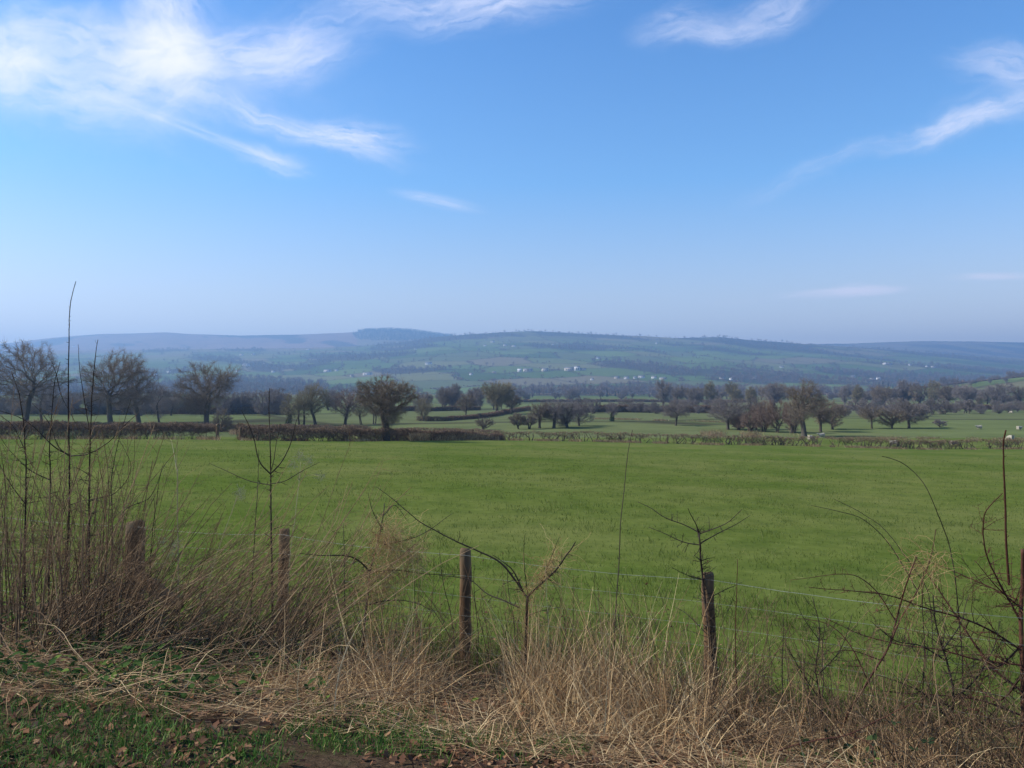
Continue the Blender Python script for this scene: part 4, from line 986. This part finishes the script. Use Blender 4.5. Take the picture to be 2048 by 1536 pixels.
def seedhead(label, line, heads, Y, seed):
    r = sapling(label, [(line, .0045, .0018, 10, .08)] + [([line[-2], ((line[-2][0] + a) / 2, (line[-2][1] + b) / 2 - 6), (a, b)], .0025, .001, 6, .03) for a, b in heads[1:]], Y, mat='palestalk', seed=seed, name='willowherb', cat='seed head')
    rng = np.random.default_rng(seed)
    for a, b in heads:
        c = pt(a, b, Y); g = Geo(); n = 70
        C = c + rng.normal(size=(n, 3)) * [.022, .022, .024]
        dd = rdir(n, rng); e = rdir(n, rng)
        g.tubes(np.stack([C, C + dd * .014 + e * .006, C + dd * .022 + e * .022], 1), np.array([.0007, .0007, .0004])[None], 3)
        fix(g.build('seed_head', M['fluff']), r)
seedhead('pale fluffy seed stalk right of the candelabra sapling', [(575, 1270), (580, 1120), (592, 1010), (598, 960), (600, 925)], [(600, 912), (585, 930), (618, 922), (640, 952)], 6.9, 5)
seedhead('stalk with white wisps of fluff in the leaning thicket', [(400, 1240), (430, 1120), (462, 1030), (476, 990)], [(478, 984), (482, 990)], 6.8, 6)
seedhead('low stalk with two grey fluff wisps before the straining post', [(300, 1250), (318, 1150), (330, 1095)], [(325, 1082), (352, 1088), (345, 1105)], 6.7, 7)
sapling('pale three-pronged dry stalk standing in front of the left hedge', [([(356, 1200), (355, 1080), (353, 990), (353, 940)], .005, .0035, 4, .05), ([(353, 940), (348, 905), (343, 878)], .003, .0015, 4, .03), ([(353, 940), (354, 900), (355, 872)], .003, .0015, 4, .03), ([(353, 940), (368, 915), (380, 893)], .003, .0015, 4, .03)], 7.0, mat='palestalk', seed=60, name='dry_stalk', cat='stalk')

# dead vine tangles (each hangs on a bush)
def tangle(label, blobs, Y, n, seed, hang=.5):
    rng = np.random.default_rng(seed); g = Geo()
    for (a, b, ra, rb, rot, w_) in blobs:
        m_ = int(n * w_ * 1.4); c = pt(a, b, Y); k = Y / FPX
        q = unit(rng.normal(size=(m_, 3))) * rng.random((m_, 1)) ** .6 * np.array([ra * k, min(ra, rb) * k * .8, rb * k])
        cs, sn = math.cos(rot), math.sin(rot); q = np.stack([q[:, 0] * cs - q[:, 2] * sn, q[:, 1], q[:, 0] * sn + q[:, 2] * cs], 1)
        ax = np.array([cs, 0, sn]) if ra > rb * 1.5 else np.array([.25, 0, -1])
        d = unit(rdir(m_, rng) * .9 + ax * (.9 if ra != rb else .5) * np.where(rng.random((m_, 1)) < .5, 1, -1))
        L = rng.uniform(.05, .24, (m_, 1)); K = 6; P = [c + q]
        for s in range(K - 1):
            d = unit(d + rdir(m_, rng) * .55 + np.array([0, 0, -.14 * hang])); P.append(P[-1] + d * L / (K - 1) * 1.3)
        g.tubes(np.stack(P, 1), np.full((m_, K), 1) * rng.uniform(.0006, .0012, (m_, 1)), 3, rnd=np.clip(.2 + rng.random(m_) * .7, 0, 1))
    tag(g.build('dead_vine', M['straw']), label, 'dead vine')
tangle('straw beard of dead vine hanging on the bent bush', [(775, 1075, 42, 42, 0, .8), (820, 1110, 38, 48, 0, .6), (775, 1150, 28, 70, 0, .5), (745, 1180, 22, 90, 0, .45), (810, 1250, 60, 36, .3, .4), (740, 1290, 60, 60, 0, .35)], 6.35, 300, 71, 1.2)
tangle('dead vine wound along the right limb of the fork-topped bush', [(1095, 1140, 62, 16, .9, .8), (1058, 1220, 20, 60, 0, .5), (1065, 1310, 34, 70, 0, .5)], 5.95, 190, 72, .3)
tangle('knot of dead vine on the dark slanting stem at the right', [(1835, 1130, 50, 24, 0, .6), (1870, 1115, 34, 26, 0, .4), (1815, 1210, 16, 60, 0, .35)], 5.2, 75, 73, .8)
tangle('grey vine tangle on the left saplings by the post', [(90, 1120, 70, 26, .1, .5), (60, 1060, 60, 20, 0, .3), (170, 1110, 60, 20, -.2, .35)], 7.1, 120, 74, .5)

# ------------------------------------------------------------------ masses of dead stems, straw, leaves, grass
def stems(g, px, py_or_Y, Y, L, dirs, bend, r0, rng, K=7, rnd=None, gnd=True):
    n = len(px); x = px2u(px) * Y
    p = np.stack([x, Y, H(x, Y) - .03], 1)
    t = np.linspace(0, 1, K)[None, :, None]
    d = unit(dirs)
    P = p[:, None] + d[:, None] * (L[:, None, None] * t) + bend[:, None] * (L[:, None, None] * t ** 2)
    ph = rng.uniform(0, 6.28, (n, 1, 3)); P = P + np.sin(ph + t * rng.uniform(3, 9, (n, 1, 1))) * .03 * L[:, None, None] * t
    g.tubes(P, r0[:, None] * np.linspace(1, .35, K)[None], 4, rnd=rng.random(n) if rnd is None else rnd)
    return P
rng = np.random.default_rng(91)
g = Geo()
n = 210       # upright canes on the far left
px = rng.uniform(-60, 260, n); Y = rng.uniform(5.6, 8.6, n)
up = np.stack([rng.normal(size=n) * .13 + .04, rng.normal(size=n) * .12, np.ones(n)], 1)
P = stems(g, px, None, Y, rng.uniform(.7, 2.0, n), up, np.stack([rng.normal(size=n) * .12, rng.normal(size=n) * .1, 0 * px], 1), rng.uniform(.0030, .0068, n), rng, rnd=rng.random(n) * .85)
def side_twigs(P, m_, ll, r_):
    N, K = P.shape[:2]; i = rng.integers(0, N, m_); k = rng.integers(2, K - 1, m_); f = rng.random((m_, 1))
    c = P[i, k] + (P[i, k + 1] - P[i, k]) * f; d = unit(P[i, k + 1] - P[i, k]) * .5 + rdir(m_, rng) * .8
    L = ll * rng.uniform(.3, 1.2, (m_, 1)); e = c + unit(d) * L
    g.tubes(np.stack([c, (c + e) / 2 + rdir(m_, rng) * L * .08, e], 1), np.array([r_, r_ * .7, r_ * .4])[None], 3, rnd=rng.random(m_) * .8)
side_twigs(P, 2600, .22, .0017)
n = 620       # canes leaning to the right between the first two posts
px = rng.uniform(60, 600, n); Y = rng.uniform(5.5, 7.9, n)
ln = np.stack([rng.uniform(.15, 1.0, n), rng.normal(size=n) * .15, np.ones(n) * rng.uniform(.55, 1.1, n)], 1)
P = stems(g, px, None, Y, rng.uniform(.5, 1.75, n), ln, np.stack([rng.uniform(-.05, .2, n), 0 * px, rng.uniform(-.25, .05, n)], 1), rng.uniform(.0022, .0052, n), rng)
side_twigs(P, 3800, .20, .0015)
n = 330        # crossing and fallen canes
px = rng.uniform(-90, 660, n); Y = rng.uniform(4.1, 6.6, n)
ln = np.stack([rng.choice([-1, 1, 1], n) * rng.uniform(.5, 1.2, n), rng.normal(size=n) * .4, rng.uniform(.05, .6, n)], 1)
P = stems(g, px, None, Y, rng.uniform(.4, 1.4, n), ln, np.stack([0 * px, 0 * px, rng.uniform(-.4, -.05, n)], 1), rng.uniform(.0018, .0042, n), rng, rnd=.35 + .65 * rng.random(n))
side_twigs(P, 200, .15, .0016)
n = 900       # scattered canes along the rest of the fence
px = rng.uniform(560, 2300, n); Y = np.clip(Yf(px2u(px) * 6) + rng.normal(size=n) * .5 - .4, 4.3, 8)
up = np.stack([rng.normal(size=n) * .25, rng.normal(size=n) * .2, np.ones(n)], 1)
P = stems(g, px, None, Y, rng.uniform(.25, 1.15, n), up, np.stack([rng.normal(size=n) * .2, 0 * px, -.1 + 0 * px], 1), rng.uniform(.0016, .0040, n), rng, rnd=rng.random(n) ** 1.6 * .8)
side_twigs(P, 5200, .14, .0012)
n = 620        # wiry low canes at the lower right
px = rng.uniform(1380, 2480, n); Y = np.minimum(rng.uniform(4.3, 5.9, n), 5.9 - np.clip(px - 2060, 0, 500) * .0022)
ln = np.stack([rng.uniform(-1.2, .5, n), rng.normal(size=n) * .4, rng.uniform(.1, .9, n)], 1)
P = stems(g, px, None, Y, rng.uniform(.3, 1.0, n), ln, np.stack([0 * px, 0 * px, rng.uniform(-.5, 0, n)], 1), rng.uniform(.002, .0045, n), rng, rnd=rng.random(n) * .6)
side_twigs(P, 3200, .15, .0013)
tag(g.build('undergrowth', M['stem']), 'tangle of bare brown canes along the fence', 'undergrowth', kind='stuff')

# straw-coloured dead grass
g = Geo(); rng = np.random.default_rng(17)
def straw(px, Y, L, spread_, droop, w0, dirx=0.0, K=6, up0=1.0):
    n = len(px); x = px2u(px) * Y; p = np.stack([x, Y, H(x, Y) - .02], 1)
    d = unit(np.stack([rng.normal(size=n) * spread_ + dirx, rng.normal(size=n) * spread_, np.full(n, up0)], 1))
    P = [p]; st = (L / (K - 1))[:, None]
    for k in range(K - 1):
        P.append(P[-1] + d * st); d = unit(d + np.array([0, 0, -1]) * droop[:, None] + rdir(n, rng) * .10)
    P = np.stack(P, 1)
    P[:, :, 2] = np.maximum(P[:, :, 2], H(P[:, :, 0], P[:, :, 1]) + rng.uniform(.005, .05, n)[:, None])
    side = unit(np.stack([rng.normal(size=n), rng.normal(size=n) * .5, 0 * px], 1))
    g.ribbons(P, (w0[:, None] * np.linspace(1, .25, K)[None]), side, rng.random(n))
CL = [(960, 4.1, 150, 900, .28, .55), (1250, 3.9, 180, 1100, .28, .55), (1560, 4.0, 180, 900, .28, .5), (1850, 4.0, 170, 800, .28, .5), (620, 4.1, 130, 420, .26, .6), (2120, 4.3, 110, 600, .4, .3), (2260, 4.1, 120, 600, .4, .3), (2420, 3.8, 120, 600, .4, .3), (600, 5.35, 70, 650, .45, .42), (680, 5.2, 85, 1100, .5, .45), (640, 4.7, 80, 700, .4, .5), (740, 5.6, 60, 800, .6, .25), (800, 5.4, 60, 650, .6, .25), (560, 5.0, 70, 450, .4, .5), (850, 5.8, 50, 350, .55, .25), (760, 5.0, 90, 600, .4, .45),
      (1060, 5.3, 55, 700, .65, .14), (1130, 5.2, 70, 900, .6, .2), (1230, 5.2, 70, 1100, .7, .12), (1290, 5.0, 80, 1000, .6, .16), (1350, 4.9, 80, 750, .5, .22), (1100, 4.6, 110, 900, .4, .3), (1250, 4.5, 120, 900, .45, .3), (1190, 5.7, 60, 350, .75, .06),
      (1450, 4.9, 90, 700, .42, .3), (1560, 4.9, 100, 650, .4, .35), (1680, 4.8, 110, 600, .38, .35), (1800, 4.75, 120, 700, .4, .35), (1920, 4.7, 100, 600, .4, .35), (1000, 5.9, 60, 350, .45, .25), (880, 6.4, 60, 250, .35, .3), (1420, 5.5, 60, 400, .6, .15), (1800, 5.2, 120, 450, .45, .25)]
for (cx, cy, rx, n, L, dr) in CL:
    px = cx + rng.normal(size=n) * rx * .55; Y = np.clip(cy + rng.normal(size=n) * .22, 3.3, 8)
    L *= .82; cn = fbm(px / 26, Y * 5, 19, 2); k = (rng.random(n) < .62) & (cn + rng.normal(size=n) * .05 > .42); px, Y = px[k], Y[k]; n = len(px)
    cn = cn[k]; straw(px, Y, L * rng.uniform(.3, 1.45, n) * (.45 + 1.1 * cn), .30 + 1.1 * dr, np.abs(rng.normal(size=n)) * dr * 1.25, rng.uniform(.0014, .0034, n), dirx=rng.normal() * .25)
n = 6400   # loose lying straws
px = np.concatenate([rng.uniform(520, 2380, 4200), rng.uniform(-60, 560, 2200)]); Y = np.where(px > 900, rng.uniform(3.6, 6.2, n), np.where(px > 520, rng.uniform(4.2, 6.2, n), 4.0 + 3.0 * rng.random(n)))
straw(px, Y, rng.uniform(.15, .75, n), 1.6, np.full(n, .3), rng.uniform(.0012, .0030, n), up0=.5)
n = 900   # dry blades at the foot of the fence
x = rng.uniform(-5.5, 4, n); Y = Yf(x) + rng.normal(size=n) * .3; ok = Y > 3; x, Y = x[ok], Y[ok]
straw(x / Y * FPX + 1024, Y, rng.uniform(.15, .5, len(x)), .5, np.full(len(x), .2), rng.uniform(.001, .0024, len(x)))
n = 70    # tall pale stalks
px = rng.choice([1240, 1270, 1310, 1230, 1330, 1190, 700, 770], n) + rng.normal(size=n) * 25; Y = 5.4 + rng.normal(size=n) * .3
straw(px, Y, rng.uniform(.7, 1.05, n), .22, np.full(n, .04), rng.uniform(.0018, .0028, n), dirx=.05)
tag(g.build('dry_grass', M['straw']), 'matted straw coloured dead grass on the verge', 'grass', kind='stuff')

# fallen leaves
g = Geo(); rng = np.random.default_rng(23)
n = 20000
px = rng.uniform(-80, 2130, n); Y = rng.uniform(3.1, 7.4, n); x = px2u(px) * Y
k = (Y < Yf(x) + .3) & (fbm(x * 1.1, Y * 1.1, 55, 2) + rng.normal(size=n) * .1 > .36); x, Y = x[k], Y[k]
leaves(g, np.stack([x, Y, H(x, Y) + .008 + .02 * rng.random(len(x))], 1), rng.uniform(.8, 1.2, len(x)) * np.where(rng.random(len(x)) < .25, .030, .014), rng, flat=True, lobes=True)
x = rng.uniform(-3, 6, 420); Y = Yf(x) + np.abs(rng.normal(size=420)) * 2.2
leaves(g, np.stack([x, Y, H(x, Y) + .03], 1), rng.uniform(.012, .028, 420), rng, flat=True, lobes=True)
tag(g.build('leaf_litter', M['leaf']), 'curled brown fallen leaves on the verge', 'leaves', kind='stuff')

# low green leaves in the thicket and bramble leaves at lower right
g = Geo(); rng = np.random.default_rng(29)
n = 4200
px = rng.uniform(-60, 660, n); Y = rng.uniform(4.3, 7.4, n); x = px2u(px) * Y
k = fbm(x * 1.4 + 5, Y * 1.4, 57, 3) + rng.normal(size=n) * .05 > .47; x, Y = x[k], Y[k]
leaves(g, np.stack([x, Y, H(x, Y) + .02 + .16 * rng.random(len(x)) ** 1.5], 1), rng.uniform(.012, .034, len(x)), rng, flat=True)
n = 900
x = rng.uniform(-2, 5, n); Y = Yf(x) - rng.uniform(-.2, 2.0, n); k = fbm(x * 1.3, Y * 1.3, 58, 2) > .5; x, Y = x[k], Y[k]
leaves(g, np.stack([x, Y, H(x, Y) + .02 + .08 * rng.random(len(x))], 1), rng.uniform(.012, .03, len(x)), rng, flat=True)
tag(g.build('ground_cover', M['nettle']), 'dark green low leaves growing under the dead canes', 'ground cover', kind='stuff')

rng = np.random.default_rng(37)
def bramble(label, lines, Y, lv, seed):
    r = sapling(label, lines, Y, mat='redstem', seed=seed, name='bramble', cat='bramble')
    for a, b, s in lv:
        c = pt(a, b, Y + rng.normal() * .08); g = Geo()
        for q in range(3):
            leaves(g, (c + rng.normal(size=3) * [.02, .02, .012])[None], s * .62 * rng.uniform(.8, 1.15), rng, flat=True)
        fix(g.build('leaf', M['bramble']), r)
bramble('dark leaved bramble trailing along the bottom right', [([(1500, 1540), (1560, 1500), (1640, 1480), (1700, 1470), (1760, 1440), (1840, 1400)], .005, .002, 20, .03), ([(1700, 1470), (1740, 1490), (1750, 1530)], .003, .0015, 10, .02)], 4.35,
        [(1690, 1490, .045), (1745, 1480, .05), (1725, 1525, .05), (1660, 1468, .04), (1610, 1480, .035), (1850, 1482, .042), (1790, 1440, .035), (1740, 1500, .04), (1700, 1520, .045), (1830, 1500, .035)], 81)

# green grass of the verge (bottom left) and blades of the near pasture
def blades(g, x, Y, L, w0, rng, lean=.35):
    n = len(x); p = np.stack([x, Y, H(x, Y) - .005], 1)
    d = unit(np.stack([rng.normal(size=n) * lean, rng.normal(size=n) * lean, np.ones(n)], 1))
    m_ = p + d * L[:, None] * .55; e = m_ + unit(d + rng.normal(size=(n, 3)) * .45 + [0, 0, -.25]) * L[:, None] * .5
    side = unit(np.stack([rng.normal(size=n), rng.normal(size=n) * .6, 0 * x], 1))
    g.ribbons(np.stack([p, m_, e], 1), w0[:, None] * np.array([1, .8, .15])[None], side, rng.random(n))
g = Geo(); rng = np.random.default_rng(41)
n = 60000
px = rng.uniform(-80, 2130, n); Y = rng.uniform(2.9, 6.6, n); x = px2u(px) * Y
ns = fbm(x * 1.5, Y * 1.5, 66, 3)
dn = np.where(px < 900, .62, .40) - sstep(Y, 4.1, 5.4) * .22 + np.where(px < 350, -.03, 0)
k = (ns < dn - .01 + rng.normal(size=n) * .035) & (Y < Yf(x)); x, Y = x[k], Y[k]; print('verge blades', len(x))
blades(g, x, Y, rng.uniform(.025, .085, len(x)), rng.uniform(.0016, .0034, len(x)), rng, .6)
tag(g.build('verge_grass', M['vgrass']), 'short green grass on the near verge', 'grass', kind='stuff')

g = Geo(); rng = np.random.default_rng(43)
n = 210000
Y = 6.0 + 84 * rng.random(n) ** 2.2; x = rng.uniform(-.74, .74, n) * Y
k = (Y > Yf(x) - .2); x, Y = x[k], Y[k]
tuft = fbm(x * 1.6, Y * 1.6, 71, 3)
k = rng.random(len(x)) < (.25 + 1.2 * np.clip(tuft - .35, 0, 1) * 2) * np.clip((92 - Y) / 55, 0, 1); x, Y, tuft = x[k], Y[k], tuft[k]; print('pasture blades', len(x))
near = np.exp(-(Y - Yf(x)).clip(0) / 1.2)
rank = 1 + 1.1 * sstep(fbm(x * .55, Y * .55, 83, 2), .60, .72)
blades(g, x, Y, (.02 + .05 * rng.random(len(x))) * (.6 + tuft) * rank * (1 + 1.3 * near), (.0018 + .00014 * Y) * rng.uniform(.7, 1.3, len(x)), rng, .5)
tag(g.build('pasture_blades', M['grass']), 'grazed green grass blades of the pasture beyond the fence', 'grass', kind='stuff')

# ------------------------------------------------------------------ haze
me = bpy.data.meshes.new('haze')
hx, y0, y1, z0, z1 = 7900.0, -60.0, 7600.0, -40.0, 450.0
me.from_pydata([(x, y, z) for z in (z0, z1) for y in (y0, y1) for x in (-hx, hx)], [], [(0, 2, 3, 1), (4, 5, 7, 6), (0, 1, 5, 4), (2, 6, 7, 3), (0, 4, 6, 2), (1, 3, 7, 5)])
m, nt, out = new_mat('haze')
v = nt.nodes.new('ShaderNodeVolumePrincipled')
v.inputs['Color'].default_value = (.345, .60, .97, 1); v.inputs['Density'].default_value = 2.6e-4; v.inputs['Anisotropy'].default_value = .25
nt.links.new(v.outputs[0], out.inputs['Volume'])
me.materials.append(m)
tag(link(bpy.data.objects.new('haze', me)), 'thin blue haze filling the valley air', 'haze', kind='stuff')

# ------------------------------------------------------------------ sky, clouds and sun
SUN_AZ, SUN_EL = R(-90), R(38)
w = bpy.data.worlds.new('World'); scene.world = w; w.use_nodes = True
nt = w.node_tree; nt.nodes.clear()
N = nt.nodes.new; LK = nt.links.new
out = N('ShaderNodeOutputWorld'); bg = N('ShaderNodeBackground'); LK(bg.outputs[0], out.inputs[0])
sky = N('ShaderNodeTexSky'); sky.sky_type = 'NISHITA'; sky.sun_disc = False
sky.sun_elevation = SUN_EL; sky.sun_rotation = SUN_AZ; sky.altitude = 100; sky.air_density = 1.0; sky.dust_density = .4; sky.ozone_density = 2.0
bg.inputs['Strength'].default_value = .145

# cirrus: streaks placed by their direction in the sky
tc = N('ShaderNodeTexCoord'); sx = N('ShaderNodeSeparateXYZ'); LK(tc.outputs['Generated'], sx.inputs[0])
def math_(op, a, b=None, c=None):
    n = N('ShaderNodeMath'); n.operation = op
    for k, v in enumerate((a, b, c)):
        if v is None: continue
        if isinstance(v, (int, float)): n.inputs[k].default_value = v
        else: LK(v, n.inputs[k])
    return n.outputs[0]
yy = math_('MAXIMUM', sx.outputs['Y'], .05)
cu = math_('DIVIDE', sx.outputs['X'], yy); cv = math_('DIVIDE', sx.outputs['Z'], yy)
el_ = N('ShaderNodeMapRange'); LK(sx.outputs['Z'], el_.inputs[0]); el_.inputs[1].default_value = 0; el_.inputs[2].default_value = .5
tint = mixc(nt, 1.0, sky.outputs[0], ramp(nt, el_.outputs[0], [(0, (1.30, .92, .80)), (.22, (1.06, .88, .82)), (.5, (.52, .80, .98)), (.85, (.36, .68, .97))]), 'MULTIPLY')
cb = N('ShaderNodeCombineXYZ'); LK(cu, cb.inputs[0]); LK(cv, cb.inputs[1])
wn = N('ShaderNodeTexNoise'); wn.inputs['Scale'].default_value = 8; wn.inputs['Detail'].default_value = 6; wn.inputs['Roughness'].default_value = .62; LK(cb.outputs[0], wn.inputs['Vector'])
wv = N('ShaderNodeVectorMath'); wv.operation = 'MULTIPLY_ADD'; LK(wn.outputs['Color'], wv.inputs[0]); wv.inputs[1].default_value = (.055, .055, 0); LK(cb.outputs[0], wv.inputs[2])
BR = [(340, 112, 80, 48, 0, 2.6, .8), (20, 108, 75, 60, 0, 1.5, .8), (260, 150, 420, 150, 5, .30, 1.2), (290, 130, 190, 95, 8, .95, 1.5), (25, 115, 120, 95, 0, .7, 1.3), (150, 60, 170, 60, 12, .6, 2.5), (340, 20, 90, 75, 60, 1.1, 2), (500, 105, 150, 42, -8, .9, 3), (600, 118, 150, 38, -16, .6, 3.5), (650, 45, 150, 60, -25, .42, 2.5),
      (150, 185, 220, 60, 12, .62, 2.5), (375, 178, 75, 26, -38, .65, 2.5), (580, 252, 210, 22, 17, .85, 5), (715, 272, 110, 30, 6, 1.0, 4), (420, 272, 180, 12, 21, .55, 6), (545, 312, 70, 20, 20, .95, 3.5), (878, 402, 82, 11, 12, .85, 5),
      (980, 12, 190, 44, -7, .95, 3.5), (790, 5, 110, 30, 10, .6, 3), (1355, 46, 85, 36, -12, .65, 2.0), (1440, 60, 90, 20, -8, .5, 4), (1540, 22, 130, 38, -20, .6, 2.4), (1930, 245, 210, 22, -16, .9, 4), (1960, 222, 120, 36, -18, .5, 2.5), (1990, 128, 100, 34, 4, .62, 3), (2040, 150, 60, 40, 0, .5, 2),
      (1620, 348, 150, 18, -25, .32, 5), (1690, 585, 115, 9, -3, 2.4, 3), (1720, 579, 50, 11, -2, 2.0, 2), (1780, 581, 30, 6, -10, .4, 3), (1985, 553, 80, 7, -1, 1.8, 3), (1470, 604, 90, 6, -3, .22, 6), (330, 636, 160, 10, 0, .12, 6)]
tot = None
for k, (px, py, lx, ly, ang, st, el) in enumerate(BR):
    mp = N('ShaderNodeMapping'); mp.vector_type = 'TEXTURE'
    mp.inputs['Location'].default_value = ((px - 1024) / FPX + .0275 * (ly > 15), (768 - py) / FPX + .0275 * (ly > 15), 0)
    mp.inputs['Rotation'].default_value = (0, 0, -R(ang)); mp.inputs['Scale'].default_value = (lx / FPX * 1.55, ly / FPX * 1.7, 1)
    LK(wv.outputs[0] if ly > 15 else cb.outputs[0], mp.inputs[0])
    ln = N('ShaderNodeVectorMath'); ln.operation = 'LENGTH'; LK(mp.outputs[0], ln.inputs[0])
    mr = N('ShaderNodeMapRange'); mr.interpolation_type = 'SMOOTHSTEP'; LK(ln.outputs['Value'], mr.inputs[0])
    mr.inputs[1].default_value = 0; mr.inputs[2].default_value = 1; mr.inputs[3].default_value = st; mr.inputs[4].default_value = 0
    # filaments along the streak
    m2 = N('ShaderNodeMapping'); m2.inputs['Scale'].default_value = (1.5 * lx / 150, 0.75 * el * ly / 60 + .6, 1); m2.inputs['Location'].default_value = (k * 3.1, k * 1.7, k)
    LK(mp.outputs[0], m2.inputs[0])
    fn = N('ShaderNodeTexNoise'); fn.inputs['Scale'].default_value = 1.6; fn.inputs['Detail'].default_value = 9; fn.inputs['Roughness'].default_value = .58; fn.inputs['Distortion'].default_value = .7
    LK(m2.outputs[0], fn.inputs['Vector'])
    f2 = N('ShaderNodeMapRange'); LK(fn.outputs['Fac'], f2.inputs[0]); f2.inputs[1].default_value = .30; f2.inputs[2].default_value = .78; f2.inputs[3].default_value = .10; f2.inputs[4].default_value = 1.15
    b_ = math_('MULTIPLY', mr.outputs[0], f2.outputs[0])
    tot = b_ if tot is None else math_('ADD', tot, b_)
front = N('ShaderNodeMapRange'); LK(sx.outputs['Y'], front.inputs[0]); front.inputs[1].default_value = .1; front.inputs[2].default_value = .3
cl = math_('MULTIPLY', tot, front.outputs[0])
cl = math_('SUBTRACT', 1.0, math_('EXPONENT', math_('MULTIPLY', math_('POWER', cl, 1.25), -.95)))
cloud = mixc(nt, cl, tint, (5.3, 5.2, 5.8))
LK(cloud, bg.inputs[0])

sd = Vector((math.sin(SUN_AZ) * math.cos(SUN_EL), math.cos(SUN_AZ) * math.cos(SUN_EL), math.sin(SUN_EL)))
sl = bpy.data.lights.new('sun', 'SUN'); sl.energy = 4.8; sl.angle = R(.53); sl.color = (1.0, .93, .82)
so = link(bpy.data.objects.new('sun', sl)); so.rotation_euler = sd.to_track_quat('Z', 'Y').to_euler(); so.location = (-60, 30, 60)

# ------------------------------------------------------------------ camera and render settings
cam = bpy.data.cameras.new('camera'); cam.sensor_width = 36; cam.lens = FPX / 2048 * 36; cam.clip_start = .05; cam.clip_end = 30000
co = link(bpy.data.objects.new('camera', cam)); co.location = (0, 0, 0); co.rotation_euler = (R(90), 0, 0)
scene.camera = co
vs = scene.view_settings; vs.view_transform = 'Standard'; vs.look = 'None'; vs.exposure = 0.6; vs.gamma = 1
cy = scene.cycles
cy.max_bounces = 5; cy.diffuse_bounces = 2; cy.glossy_bounces = 2; cy.transmission_bounces = 3; cy.transparent_max_bounces = 12; cy.volume_bounces = 0
cy.use_denoising = True; cy.use_adaptive_sampling = True; cy.adaptive_threshold = .01
